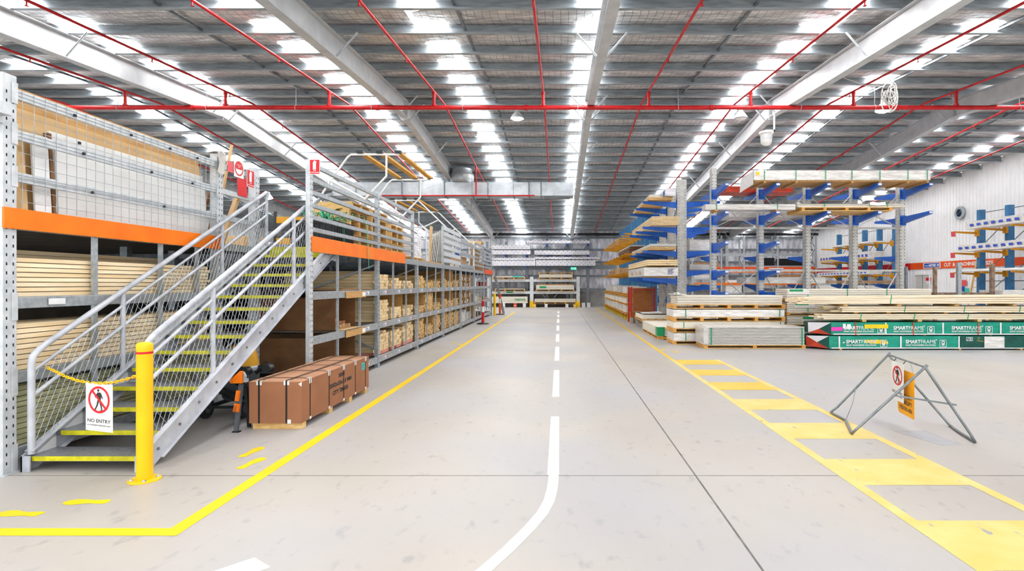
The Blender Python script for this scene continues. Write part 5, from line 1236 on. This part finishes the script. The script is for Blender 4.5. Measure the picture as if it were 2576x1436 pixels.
for x in (7.13, 8.52, 10.08, 11.4): box(x, x+.022, fy-.006, fy+.002, .362, .665).build('red_strap', 'tape_red', gu)
box(9.64, 11.63, 13.3805, 13.388, .06, .33).build('dark_wrap', 'green_dark', gl_); box(10.22, 10.7, 13.376, 13.3803, .06, .325).build('white_patch', 'wrap', gl_)
q = MB(); flat(q, [rect2(9.78, .22, 9.94, .232), rect2(9.78, .3, 9.94, .312), rect2(9.78, .22, 9.79, .312), rect2(9.93, .22, 9.94, .312)] + ring2(9.885, .266, .012, .026, 12) + [stick2(9.81, .24, 9.84, .29, .014)], (0, 13.3804, 0), (1, 0, 0), (0, 0, 1), .003); q.build('logo', 'white', gl_)
q = MB(); text(q, 'ply', (10.06, 13.3804, .27), (1, 0, -.2), (0, 0, 1), .06, .05, .003); text(q, 'check', (10.04, 13.3804, .22), (1, 0, -.2), (0, 0, 1), .16, .04, .003); q.build('gold_print', 'gold_print', gl_)
for par, z in ((gu, .5), (gl_, .16)):
    box(7.35+(.0 if par is gu else 0.0), 7.92, fy-.008, fy-.003, z+.02 if par is gu else z-.01, z+.115 if par is gu else z+.085).build('yellow_label', 'tag_yellow', par)
    box(6.55, 6.82, fy-.008, fy-.003, z-.04+(.0 if par is gu else .12), z+.05+(.0 if par is gu else .12)).build('pink_label', 'pink', par)
    MB().box(6.83, 6.9, fy-.007, fy-.003, z+.02 if par is gu else z-.02, z+.13 if par is gu else z+.06).box(6.93, 7.02, fy-.007, fy-.003, z+.0 if par is gu else z-.02, z+.12 if par is gu else z+.07).build('white_label', 'white', par)
# folded ends of the green packs
def fold(par, x, z0, z1, cols, seed):
    rr = random.Random(seed); h = z1-z0
    q = MB(); A_ = [(x, 13.41, z0), (x, 13.41, z1), (x, 14.15, z1), (x, 14.15, z0)]; Bp = [(x-.4, 13.75, z0+h*.1), (x-.42, 13.72, z1-h*.05), (x-.36, 14.1, z1-h*.02), (x-.34, 14.1, z0+h*.1)]
    mid = (x-.2, 13.6, z0+h*.45)
    P = [((A_[0], Bp[0], mid), cols[0]), ((A_[0], mid, A_[1]), cols[1]), ((A_[1], mid, Bp[1]), cols[2]), ((mid, Bp[0], Bp[1]), cols[0] if seed % 2 else cols[2]), ((A_[1], Bp[1], Bp[2], A_[2]), cols[3]), ((Bp[0], Bp[3], Bp[2], Bp[1]), cols[3]), ((A_[0], A_[3], Bp[3], Bp[0]), cols[0])]
    for f, m in P: MB().face(list(f)).build('folded_wrap', m, par)
fold(gl_, 6.5, .03, .335, ('red_cage', 'green_dark', 'wrap_dots', 'green_dark'), 1); fold(gu, 6.55, .362, .66, ('red_cage', 'green_dark', 'wrap_dots', 'green_dark'), 2)
box(6.12, 6.26, 13.8, 13.803, .53, .6).build('yellow_label', 'tag_yellow', gu) if 0 else None
# --- pine packs on top of the green packs
def longpack(label, x0, x1, y0, y1, z0, rows, cols, pitch, seed, straps, sagz=0, endj=.3, dz=0):
    t = thing('pine_pack', label, 'timber pack', ((x0+x1)/2, y0, z0)); rr = random.Random(seed); q = MB(); w = (y1-y0)/cols
    for r in range(rows):
        for c in range(cols):
            a = x0+rr.uniform(0, endj); b_ = x1-rr.uniform(0, .05); n = 7; vs = []; yy = y0+c*w; zz = z0+.001+r*pitch
            dr = rr.uniform(-.004, .004) if r else 0
            for k in range(n+1):
                u = k/n; x = a+(b_-a)*u; s = dz*(1-u)**2 + max(dr, 0)
                vs += [(x, yy+.002, zz-s*(r+1)/rows), (x, yy+w-.003, zz-s*(r+1)/rows), (x, yy+w-.003, zz+pitch-.009-s*(r+1)/rows), (x, yy+.002, zz+pitch-.009-s*(r+1)/rows)]
            fs = [(0, 1, 2, 3)] + [(4*k+j_, 4*k+(j_+1) % 4, 4*k+4+(j_+1) % 4, 4*k+4+j_) for k in range(n) for j_ in range(4)] + [(4*n+3, 4*n+2, 4*n+1, 4*n)]
            q.add(vs, [tuple(reversed(f)) for f in fs])
    q.build('boards', 'pine_pale', t); z1 = z0+rows*pitch
    for s in straps: MB().bar((s, y0-.004, z0-.01), (s+.03, y0-.004, z1+.004), .02, .003, (0, 1, 0)).box(s+.02, s+.04, y0-.004, y1, z1+.001, z1+.004).build('strap', 'green_strap', t)
    return t
def bearers(xs, z0, z1, lab, y0=13.5, y1=14.25):
    for x in xs: flatsheet('timber_bearer', lab, 'bearer', 'pallet_wood', x, x+.1, y0, y1, z0, z1, lab)
bearers((7.35, 8.7, 10.15, 11.6), .672, .728, 'pine bearer between the upper green pack and the pine packs')
longpack('lowest pine pack on the green packs', 6.15, 12.6, 13.5, 14.25, .73, 3, 7, .045, 41, (7.3, 8.6, 9.9, 11.3), endj=.7)
bearers((7.2, 8.0, 9.4, 10.8, 12.0), .868, .9, 'thin bearer between the lowest and middle pine packs', 13.6, 14.2)
longpack('middle pine pack on the green packs', 6.5, 12.6, 13.55, 14.3, .902, 3, 7, .05, 42, (8.4, 9.85, 11.2), endj=.6)
bearers((6.9, 8.2, 9.6, 11.0, 12.1), 1.054, 1.1, 'pine bearer under the topmost pine pack', 13.5, 14.3)
longpack('topmost pine pack with splayed brown ends at the left', 5.75, 12.6, 13.45, 14.35, 1.116, 4, 9, .052, 43, (8.0,), endj=.35, dz=.06)
# --- cream packs behind
XA_, XB_ = 6.05, 9.9
def cream(lab, z0, z1, x0=XA_, x1=XB_, lbl=None, layers=5):
    p = pack('sheet_pack', lab, 'sheet pack', x0, x1, 14.8, 15.6, z0, z1, 'sheet_cream', layers, straps=(x0+.55, x0+1.6, x0+2.65), seed=int(z0*100), jit=.01)
    if lbl: 
        a, b_ = lbl; patch(p, 'label', 'white_sign', a, b_, 14.797, z1-.16, z1-.02); patch(p, 'brand_patch', 'green_print', a+.02, a+.02+(b_-a)*.65, 14.795, z1-.085, z1-.025)
    return p
box_ = pallet('timber_pallet', 'lowest pallet of the cream stack behind the pine packs', XA_, XB_, 14.8, 15.6, .001, .1, 4)
cream('lowest cream sheet pack behind the pine packs', .102, .42, lbl=None)
pallet('timber_pallet', 'second pallet of the cream stack behind the pine packs', XA_, XB_, 14.8, 15.6, .424, .52, 4)
cream('second cream sheet pack of the stack behind the pine packs', .523, .74, lbl=(6.45, 6.9))
pallet('timber_pallet', 'third pallet of the cream stack behind the pine packs', XA_, XB_, 14.8, 15.6, .744, .84, 4)
cream('third cream sheet pack of the stack behind the pine packs', .843, 1.11, lbl=(6.25, 6.8))
pallet('timber_pallet', 'highest pallet of the cream stack behind the pine packs', XA_, XB_, 14.8, 15.6, 1.114, 1.2, 4)
cream('topmost cream sheet pack of the stack behind the pine packs', 1.203, 1.47, lbl=(6.1, 6.65))
# --- post stillage with rusty rails and a white pack behind
t = thing('post_stillage', 'rusty steel stillage with four upright posts behind the pine packs', 'stillage', (11, 16.1, 0))
for x, w, z1, m in ((10.0, .05, 2.08, 'galv_dark'), (10.83, .07, 2.08, 'rust'), (11.52, .1, 2.2, 'galv'), (12.48, .09, 2.16, 'rust')): box(x-w/2, x+w/2, 16.0, 16.1, .001, z1).build('post', m, t)
for z in (1.22, .6): box(10.03, 12.6, 16.11, 16.2, z, z+.12).build('rail', 'rust', t)
t2 = pack('rough_timber', 'rough brown timber lying on the rusty stillage rails', 'timber', 10.35, 12.5, 16.1, 16.9, 1.345, 1.41, 'rust', 1, seed=3) if 0 else None
pack('wrapped_pack', 'white wrapped pack at the frame edge behind the pine packs', 'pack', 12.75, 14.6, 16.0, 16.9, 1.1, 1.42, 'wrap', wrap=.006, seed=51)
for x in (12.9, 14.2): flatsheet('timber_block', 'stacked block under the white pack behind the pine packs', 'block', 'pallet_wood', x, x+.2, 16.1, 16.8, .001, 1.098, 'blocks under the white pack')

# ================================================================ goods on the wall racks and the wall itself
def wpack(lab, y0, y1, z, h, m='wrap', pr=True, x0=15.75, x1=16.49, seed=0):
    p = pack('wrapped_pack', lab, 'pack', x0, x1, y0, y1, z, z+h, m, wrap=.008, seed=seed)
    if pr:
        q = MB(); n = int((y1-y0)/.35)
        for k in range(n): y = y0+.12+k*.35; q.add([(x0-.022, y, z+h*.3), (x0-.022, y+.2, z+h*.3), (x0-.022, y+.22, z+h*.62), (x0-.022, y+.03, z+h*.62)], [(3, 2, 1, 0)])
        q.build('print', 'print_blue', p)
    return p
wpack('white printed pack on the upper arms of the near wall rack', 18.9, 21.6, 3.69, .3, seed=1); wpack('white printed pack on the middle arms of the near wall rack', 18.8, 22.0, 2.85, .28, seed=2); wpack('flat white pack on the lowest arms of the near wall rack', 18.7, 22.6, 2.07, .1, 'sheet_white', False, seed=3)
wpack('large printed pack on the middle arms of the far wall rack', 28.3, 33.8, 2.85, .42, seed=4); wpack('thin white pack on the upper arms of the far wall rack', 28.2, 32, 3.69, .09, 'sheet_white', False, seed=5); wpack('white printed pack on the lowest arms of the far wall rack', 28.4, 33.9, 2.07, .2, seed=6)
pack('board_pack', 'pine boards under the large printed pack of the far wall rack', 'pack', 15.6, 15.735, 28.5, 33.4, 2.85, 2.95, 'pine_end', 2, seed=7)
for z0, z1, m, lab in ((.3, .62, 'wrap', 'lower wrapped pack on the floor under the far wall rack'), (.72, 1.1, 'wrap_clear', 'upper wrapped pack on the floor under the far wall rack'), (1.2, 1.52, 'wrap', 'topmost wrapped pack under the far wall rack')): pack('wrapped_pack', lab, 'pack', 15.5, 16.5, 28.2, 33.6, z0, z1, m, wrap=.01, seed=int(z0*9))
for y in (28.6, 30.5, 33): 
    for z0, z1 in ((.001, .298), (.623, .718), (1.102, 1.198)): flatsheet('timber_bearer', 'bearer between the wrapped packs under the far wall rack', 'bearer', 'ply', 15.55, 16.45, y, y+.1, z0, z1, 'bearers under the far wall rack')
# orange band with lettering
XW = XR-.034
bd = thing('orange_sign_band', 'orange sign band along the white wall with white lettering', 'sign', (XW, 27, 2.3))
box(XW-.02, XW-.001, 19, 28.15, 2.3, 2.62).build('band', 'orange_deep', bd); box(XW-.018, XW-.001, 28.16, 38.9, 2.28, 2.62).build('band', 'red_sign', bd)
q = MB(); u_, v_ = (0, -1, 0), (0, 0, 1); xo = XW-.02
fw = lambda px: F*XW/(px-VX)
q2 = box(XW-.026, XW-.0205, fw(2367), fw(2324), 2.33, 2.59).build('logo_plate', 'white', bd)
box(XW-.028, XW-.0265, fw(2365), fw(2326), 2.36, 2.565).build('logo_field', 'logo_blue', q2)
q3 = MB(); text(q3, 'HARDY\'S', (XW-.028, fw(2328), 2.42), u_, v_, .34, .06, .003, .03); text(q3, 'MITRE 10', (XW-.028, fw(2338), 2.40), u_, v_, fw(2338)-fw(2364), .125, .003, .05, .2); q3.build('lettering', 'white', bd)
for s_, a, b_ in (('CUT', 2376, 2393), ('&', 2398, 2404), ('MACHINED', 2411, 2460), ('TO', 2464, 2474), ('SIZE', 2480, 2500)): text(q, s_, (xo, fw(a), 2.375), u_, v_, fw(a)-fw(b_), .17, .004, .04)
q.build('lettering', 'white', bd)
t = thing('round_vent', 'round black vent with steel rim high on the white wall', 'vent', (XW, 24.3, 4.65))
vy = fw(2418); MB().lathe((XW-.1, vy, 4.72), [(.26, 0), (.29, .0), (.29, .095), (.26, .095)], 28, 'x').build('rim', 'galv', t); MB().lathe((XW-.085, vy, 4.72), [(.02, -.03), (.14, -.02), (.26, 0)], 28, 'x').build('dark_dome', 'glass_eye', t)
d = thing('door_1', 'white doorway recess in the right-hand wall', 'door', (XW, 26.3, 0)); d['kind'] = 'structure'
MB().box(XW-.06, XW-.001, fw(2342), fw(2340), 0, 2.02).box(XW-.06, XW-.001, fw(2304), fw(2302), 0, 2.02).box(XW-.06, XW-.001, fw(2342), fw(2302), 2.02, 2.08).build('door_frame', 'wall_white', d)
box(XW-.012, XW-.002, fw(2340), fw(2304), 0, 2.02).build('door_leaf', 'sheet_grey', d); MB().box(XW-.02, XW-.013, fw(2322), fw(2321), 0, 2.02).build('door_edge', 'galv_dark', d)
ns_ = tag(MB().prism(rect2(0, 0, .36, .3), (XW-.03, fw(2331), 1.58), u_, v_, .003).build('safety_notice', 'white_sign', None, (XW, 26, 1.6)), 'red and white safety notice beside the doorway', 'notice'); flat(MB(), [rect2(.0, .15, .36, .3)], (XW-.033, fw(2331), 1.58), u_, v_, .002).build('red_field', 'red_sign', ns_)
for (pa_, pb_, z0, z1, m, lab) in ((2420, 2433, 1.5, 1.75, 'pale_red', 'pink notice'), (2420, 2428, 1.25, 1.48, 'print_blue', 'violet notice'), (2426, 2440, 1.1, 1.4, 'teal_label', 'pale blue poster'), (2418, 2424, .9, 1.1, 'orange', 'orange notice')):
    tag(MB().prism(rect2(0, 0, fw(pa_)-fw(pb_), z1-z0), (XW-.03, fw(pa_), z0), u_, v_, .003).build('notice_sign', m, None, (XW, fw(pa_), z0)), lab+' on the white wall behind the wall rack arms', 'notice')
ld = thing('step_ladder', 'pale wooden ladder leaning on the white wall by the notices', 'ladder', (XW-.3, 23.3, 0))
for yy in (23.15, 23.65): MB().bar((XW-.55, yy, .001), (XW-.08, yy-.1 if yy > 23.4 else yy+.1, 2.6), .04, .07, (0, 1, 0)).build('stile', 'pallet_wood', ld)
q = MB()
for k in range(1, 9): u = k/9; q.bar((XW-.55+.47*u, 23.15+.1*u, 2.6*u), (XW-.55+.47*u, 23.65-.1*u, 2.6*u), .05, .025)
q.build('rungs', 'pallet_wood', ld)

# ================================================================ A-frame barrier sign
af = thing('folding_sign_stand', 'grey tubular folding stand on the floor carrying hanging signs', 'sign stand', (3.8, 6.1, 0))
aL, aR = V((3.87, 6.55, .765)), V((3.78, 5.75, .735)); fL, fM, fR = V((3.34, 6.85, .016)), V((3.32, 6.45, .016)), V((3.09, 5.88, .016)); rL, rM, rR = V((4.38, 6.25, .016)), V((4.27, 5.95, .016)), V((4.16, 5.57, .016))
r = .014
def bend(a, b_, c, t=.1): return [a, b_+(a-b_).normalized()*t, b_, b_+(c-b_).normalized()*t, c]
MB().tube([aL + (aL-fL).normalized()*.03, fL+(aL-fL)*.1+V((.02, 0, 0)), fL+V((.0, 0, 0)), fL.lerp(fM, .2), fM, fR.lerp(fM, .12), fR, fR+(aR-fR)*.08, aR+(aR-fR).normalized()*.03], r, 10).build('front_frame', 'tube_grey', af)
MB().tube([aL, rL+(aL-rL)*.1, rL, rL.lerp(rM, .5), rM, rR, rR+(aR-rR)*.08+V((0, 0, .01)), aR], r, 10).build('rear_frame', 'tube_grey', af)
MB().cyl(aL, aR, .011, 8).build('top_bar', 'tube_grey', af)
m1 = fR.lerp(aR, .58); m2 = rR.lerp(aR, .5); MB().bar(m1, m2+(m2-m1)*.12, .006, .018).build('stay', 'tube_grey', af)
m3 = fL.lerp(aL, .45); MB().tube([m3, fM.lerp(m3, .5)+V((.02, 0, 0)), fM], .004, 6).build('stay_wire', 'tube_grey', af)
d_ = (aR-aL).normalized(); up = V((0, 0, 1)); nrm = d_.cross(up)
# yellow sign (behind) and white sign (in front), both hanging from the top bar
ys_ = thing('yellow_warning_sign', 'yellow warning sign hanging behind the white one in the folding stand', 'sign', aL.lerp(aR, .45))
o1 = aL.lerp(aR, .22)+V((.03, 0, -.62)); w1 = .36
MB().prism([(0, .04), (.03, 0), (w1, -.0), (w1, .5), (0, .5)], o1, d_, up, .004).build('plate', 'sign_amber', ys_)
# border and words face the camera side (towards -X)
n_ = d_.cross(up); side = 1 if n_.x < 0 else -1
uu = d_ if side > 0 else -d_
oo = o1 if side > 0 else o1+d_*w1
MB().prism(rect2(0, 0, w1, .5), o1, d_, up, .004)
q = MB()
for s_, z in (('WATCH OUT', .19), ('FORKLIFT', .12), ('OPERATING AREA', .05)): text(q, s_, oo+uu*.04+up*z+n_*(.0045*side), uu, up, .28, .045, .002, .01)
q.build('lettering', 'ink', ys_)
for t_, s_ in ((.02, .24), (w1-.02, .64)): MB().cyl(o1+up*.5+d_*t_, aL.lerp(aR, s_)-up*.013, .004, 5).build('hanger', 'galv', ys_)
ws = thing('white_no_entry_sign', 'white no entry sign hanging in front of the yellow one in the folding stand', 'sign', aL.lerp(aR, .4))
o2 = aL.lerp(aR, .2)+V((-.032, 0, -.47)); w2 = .27
MB().prism(rect2(0, 0, w2, .43), o2, d_, up, .003).build('plate', 'white_sign', ws)
oo = (o2 if side > 0 else o2+d_*w2) + n_*(.0035 if side > 0 else -.0035)*1
no_entry(ws, oo, uu, up, w2, .43, [('NO ENTRY', .18, .86, .07, .01), ('AUTHORISED PERSONS', .1, .8, .03, .005)], .001)
MB().cyl(o2+up*.42+d_*.03, aL.lerp(aR, .235)-up*.012, .004, 5).build('cable_tie', 'ink', ws); MB().cyl(o2+up*.42+d_*(w2-.03), aL.lerp(aR, .5)-up*.012, .004, 5).build('cable_tie', 'ink', ws)
# ================================================================ far wall racks
SC = 37.9/1400
def fx(px): return (px-VX)*SC
def fz(py): return H-(py-VY)*SC
rh = thing('far_cantilever_rack', 'grey cantilever rack with blue arms along the far wall', 'rack', (0, 38.6, 0))
HX = [fx(p) for p in (1222, 1271, 1324, 1376, 1428, 1480)]
for i, x in enumerate(HX):
    box(x-.09, x+.09, 38.58, 38.7, 0, 4.95 if i > 2 else 4.5).build('column', 'galv_dark', rh)
    for z in (fz(669)-.02, fz(641.5)-.02, fz(613)-.02):
        if i < 3 and z > 4: continue
        q = MB().add([(x-.06, 38.58, z), (x+.06, 38.58, z), (x+.06, 38.58, z-.08), (x-.06, 38.58, z-.08), (x-.05, 37.6, z+.0), (x+.05, 37.6, z+.0), (x+.05, 37.6, z-.09), (x-.05, 37.6, z-.05)], [(3,2,1,0), (4,5,6,7), (0,1,5,4), (1,2,6,5), (2,3,7,6), (3,0,4,7)])
        q.build('arm', 'blue_arm', rh)
for a, b_ in zip(HX[2:], HX[3:]): MB().bar((a+.09, 38.65, 4.2), ((a+b_)/2, 38.65, 3.4), .03, .06).bar((b_-.09, 38.65, 4.2), ((a+b_)/2, 38.65, 3.4), .03, .06).build('brace', 'galv_dark', rh)
for z in (fz(676),): box(HX[0]-.5, HX[-1]+2.0, 38.705, 38.78, z, z+.3).build('tie_beam', 'galv_dark', rh)
def dots(par, x0, x1, z0, z1, y, seed):
    q = MB(); rr = random.Random(seed); n = int((x1-x0)/.28); m_ = max(2, int((z1-z0)/.13))
    for k in range(n):
        for j_ in range(m_): 
            x = x0+.1+k*.28+(.13 if j_ % 2 else 0); z = z0+(j_+.5)*(z1-z0)/m_+rr.uniform(-.015, .015); q.add([(x, y, z), (x+.07, y, z), (x+.07, y, z+.028), (x, y, z+.028)], [(0, 1, 2, 3)])
    q.build('print', 'navy', par)
for k, (a, b_, t_, bt, lab) in enumerate(((1326, 1483, 605, 612.5, 'topmost white dotted pack at the right of the far rack'), (1237, 1334, 616, 627.5, 'upper white dotted pack at the left of the far rack'), (1237, 1335, 629, 640.5, 'second white dotted pack at the left of the far rack'), (1345, 1482, 630, 641, 'white dotted pack at the middle right of the far rack'),
        (1237, 1347, 648, 654.5, 'thin white dotted pack on the lowest arms at the left of the far rack'), (1237, 1347, 655, 668.5, 'thick white dotted pack on the lowest arms at the left of the far rack'), (1348, 1508, 646, 652.5, 'thin white dotted pack on the lowest arms at the right of the far rack'), (1348.6, 1497, 654, 668.5, 'thick white dotted pack on the lowest arms at the right of the far rack'))):
    p = pack('dotted_pack', lab, 'pack', fx(a), fx(b_), 37.62, 38.55, fz(bt), fz(t_), 'wrap_dots', wrap=.006, seed=60+k); dots(p, fx(a), fx(b_), fz(bt), fz(t_), 37.6, k)
tpack('pink pine pack beside the steel column at the far wall', fx(1180), fx(1213), 37.7, 38.5, fz(615), 3, 4, 'pine_old', 8, ax='x', pitch=.075)
flatsheet('timber_bearer', 'dark bearer under the left dotted packs of the far rack', 'bearer', 'hardboard', fx(1240), fx(1330), 37.8, 38.3, fz(628.8), fz(627.7)) if 0 else None
# lower pallet rack
ri = thing('far_pallet_rack', 'white two-bay pallet rack standing along the far wall', 'rack', (0, 37.7, 0))
UX = [fx(1232), fx(1338), fx(1454)]
for x in UX:
    box(x-.12, x+.12, 37.6, 37.72, 0, fz(699)+.08).build('upright', 'rack_white', ri); box(x-.1, x+.1, 38.42, 38.5, 0, fz(699)).build('upright', 'galv', ri)
for z in (fz(702.5), fz(732.5)):
    for a, b_ in zip(UX, UX[1:]): box(a+.125, b_-.125, 37.62, 37.7, z-.17, z).build('shelf_beam', 'rack_white', ri); box(a+.125, b_-.125, 38.43, 38.49, z-.12, z).build('shelf_beam', 'galv', ri)
    for a, b_ in zip(UX, UX[1:]): MB().bar((a+.6, 38.45, z-.1), (a+1.1, 38.45, z-.7), .03, .05).bar((a+1.8, 38.45, z-.1), (a+1.3, 38.45, z-.7), .03, .05).build('brace', 'galv', ri)
for x in UX[1:]: box(x-.13, x+.13, 37.45, 37.595, .001, .4).build('column_guard', 'yellow', ri)
def fpack(lab, a, b_, t_, bt, m='sheet_cream', pal=True, nb=4, lbl=None, layers=4):
    z0, z1 = fz(bt), fz(t_); zp_ = z0
    if pal: 
        zp_ = z0+.13; pallet('timber_pallet', 'pallet under the '+lab.replace('at the left of the far pallet rack', 'of the far left bay').replace('on the floor', 'low'), fx(a), fx(b_), 37.5, 38.4, z0+.002, zp_, nb)
    p = pack('sheet_pack', lab, 'sheet pack', fx(a)+.03, fx(b_)-.03, 37.52, 38.38, zp_+.002, z1, m, layers, seed=int(a), jit=.01)
    if lbl: 
        c, d, mm = lbl; zz = (zp_+z1)/2; hh = min(.065, (z1-zp_)*.4); patch(p, 'brand_patch', mm, fx(c), fx(d), 37.51, zz-hh, zz+hh)
    return p
fpack('cream pack on the top level of the far pallet rack', 1355, 1441, 690, 702.4, lbl=None); pallet('timber_pallet', 'empty pallet on the top cream pack of the far pallet rack', fx(1355), fx(1441), 37.5, 38.4, fz(690)+.003, fz(685), 4)
fpack('labelled cream pack on the middle level of the far pallet rack', 1348, 1445, 717, 732.4, lbl=(1358, 1374, 'green_print')); flatsheet('timber_bearer', 'pale board on the labelled cream pack of the far pallet rack', 'board', 'ply', fx(1353), fx(1441), 37.55, 38.3, fz(717)+.003, fz(714.5))
fpack('cream pack on the floor level of the far pallet rack', 1344, 1449, 751, 764, nb=5)
fpack('white pack on the top level at the left of the far pallet rack', 1240, 1322, 693.5, 702.4, lbl=(1290, 1316, 'teal_label')); fpack('white pack on the middle level at the left of the far pallet rack', 1246, 1322, 725, 732.4)
fp = fpack('cream pack with green print on the floor at the left of the far pallet rack', 1238, 1329, 745.5, 762, pal=False)
q = MB(); text(q, 'PRIMEPANEL', (fx(1296), 37.515, fz(756)), (1, 0, 0), (0, 0, 1), .75, .14, .004, .02); q.build('lettering', 'green_print', fp)
box(fx(1275), fx(1291), 37.6, 37.618, fz(736.5), fz(733)).build('green_ticket', 'green_print', ri)
for k, (p_, m, lab) in enumerate(((1268, 'white', 'white block under the left floor pack by the far wall'), (1297, 'orange_deep', 'orange printed block under the left floor pack by the far wall'), (1320, 'white', 'second white block under the left floor pack by the far wall'), (1374, 'white', 'white block under the right floor pack by the far wall'), (1426, 'white', 'second white block under the right floor pack by the far wall'), (1345.5, 'yellow', 'yellow printed block beside the middle upright guard'), (1445.5, 'yellow', 'yellow printed block beside the right upright guard'))):
    z1 = (fz(762) if k < 3 else fz(764))-.002 
    if k > 4: z1 = .215
    o = flatsheet('support_block', lab, 'block', m, fx(p_)-.1, fx(p_)+.1, 37.46 if k < 5 else 37.3, 37.85 if k < 5 else 37.44, .001, z1)
    if m != 'white': box(fx(p_)-.08, fx(p_)+.08, (37.458 if k < 5 else 37.298)-.002, 37.458 if k < 5 else 37.298, .09, .14).build('print', 'white_sign', o)
for p_, lab in ((1467, 'white concrete block on the floor by the far wall'), (1480, 'second white concrete block by the far column')): flatsheet('concrete_block', lab, 'block', 'white_steel', fx(p_)-.11, fx(p_)+.11, 37.3, 37.6, .001, .3)
# exit sign
ex = thing('exit_sign', 'green lit exit sign hanging before the far wall', 'exit sign', (fx(1442), 37.2, 3.1))
EX_ = emat('exit_glow', '#35c9a4', .7); box(fx(1435.5), fx(1449), 37.2, 37.26, fz(679), fz(673)).build('panel', EX_, ex)
q = MB(); man = [disc2(.06, .125, .014, 10), stick2(.06, .11, .055, .06, .03), stick2(.055, .06, .03, .025, .015), stick2(.055, .06, .085, .03, .015)]
flat(q, [rect2(.2, .03, .26, .135), rect2(.04, .07, .16, .09)] + man, (fx(1436)+.0, 37.2, fz(679)), (1, 0, 0), (0, 0, 1), .004); text(q, 'EXIT', (fx(1436)+.0+.19+.1, 37.2, fz(679)+.03), (1, 0, 0), (0, 0, 1), .05, .1, .004); q.build('lettering', 'white', ex)
MB().cyl((fx(1438), 37.23, fz(673)), (fx(1438), 37.23, zp(37.23)), .008, 5).cyl((fx(1446), 37.23, fz(673)), (fx(1446), 37.23, zp(37.23)), .008, 5).build('hanger', 'galv', ex)
# long dark pipe and light strip before the far wall
MB().cyl((-8, 38.3, fz(588)), (fx(2090), 38.3, fz(588)), .09, 12).build('dark_pipe', 'black_plastic', wb)
MB().cyl((-8, 37.8, fz(574)), (fx(1990), 37.8, fz(574)), .05, 10).build('grey_conduit', 'galv_pale', wb)
# pallet rack behind the cross rack at the right of the far wall
YJ = 36.0; jx = lambda px: (px-VX)*YJ/1400
jz = lambda py: H-(py-VY)*YJ/1400
rj = thing('rear_pallet_rack', 'tall galvanised pallet rack with orange beams at the far right corner', 'rack', (12, YJ, 0))
JX = [jx(p) for p in (1742, 1815, 1872, 1957, 2053)]
for x in JX:
    for dy in (0, .9): box(x-.05, x+.05, YJ+dy, YJ+dy+.08, 0, jz(592)).build('upright', 'galv', rj)
    q = MB(); zz = .3
    while zz < 4: q.bar((x, YJ+.08, zz), (x, YJ+.9, zz+.6), .03, .03).bar((x, YJ+.9, zz+.6), (x, YJ+.08, zz+1.2), .03, .03); zz += 1.2
    q.build('brace', 'galv_dark', rj)
for a, b_ in zip(JX, JX[1:]):
    for z, m in ((jz(673), 'orange_deep'), (jz(682), 'orange'), (jz(640), 'galv'), (jz(713), 'orange')): box(a+.055, b_-.055, YJ-.02, YJ+.05, z-.1, z+.05).build('shelf_beam', m, rj)
for b_, pys in ((0, (640, 672, 700)), (1, (737,)), (2, (733, 722, 668)), (3, (712, 668))):
    for p_ in pys: MB().box(JX[b_]+.055, JX[b_+1]-.055, YJ+.0, YJ+.07, jz(p_)-.075, jz(p_)-.002).box(JX[b_]+.055, JX[b_+1]-.055, YJ+.86, YJ+.92, jz(p_)-.075, jz(p_)-.002).build('shelf_beam', 'galv', rj)
q = MB(); text(q, 'MOULDINGS', (jx(1822), YJ-.022, jz(682)-.06), (1, 0, 0), (0, 0, 1), 1.1, .13, .003, .03); q.build('lettering', 'white', rj)
lp = box(jx(1934), jx(1970), YJ-.03, YJ-.022, jz(684), jz(674)).build('logo_plate', 'white', rj); box(jx(1935), jx(1969), YJ-.032, YJ-.0302, jz(683), jz(677)).build('logo_field', 'navy', lp)
for k, (a, b_, t_, bt, m, lab) in enumerate(((1826, 1868, 704, 737, 'sheet_white', 'tall white block of boards on the rear pallet rack floor'), (1875, 1898, 716, 733, 'wrap_clear', 'grey wrapped rolls low on the rear pallet rack'), (1917, 1952, 713, 722, 'wrap', 'white wrapped pack low on the rear pallet rack'), (1963, 2050, 700, 712, 'wrap', 'white wrapped bundle above the low packs of the rear pallet rack'), (1963, 2018, 690, 700, 'carton', 'brown cartons under the orange beams of the rear pallet rack'), (1760, 1812, 620, 640, 'pine', 'pine pack high on the rear pallet rack'), (1746, 1812, 690, 700, 'wrap', 'white pack at the left of the rear pallet rack'), (1746, 1810, 660, 672, 'carton', 'brown pack at the left of the rear pallet rack'), (1918, 1951, 648, 668, 'dark_void', 'dark slatted stillage on the rear pallet rack'), (1963, 2040, 650, 668, 'dark_void', 'second dark slatted stillage on the rear pallet rack'))):
    m_ = 1 if m in ('wrap', 'wrap_clear') else 0
    pack('wrapped_pack' if m_ else 'pack', lab, 'pack', jx(a)+.02, jx(b_)-.02, YJ+.1, YJ+.85, max(.002, jz(bt)), jz(t_), m, 3, wrap=.01 if m_ else 0, seed=80+k)
tag(MB().lathe((jx(1931), YJ-1, 1.35), [(.14, 0), (.14, .22)], 18).build('green_spool', 'green_strap', None, (jx(1931), YJ-1, 1.35)), 'green spool of strapping beside the column base', 'spool') if 0 else None

# light sampling: the skylight strips carry nearly all the light
sc.cycles.use_light_tree = False
for m in bpy.data.materials: m.cycles.emission_sampling = 'FRONT' if m.name.startswith('skylight') else 'NONE'
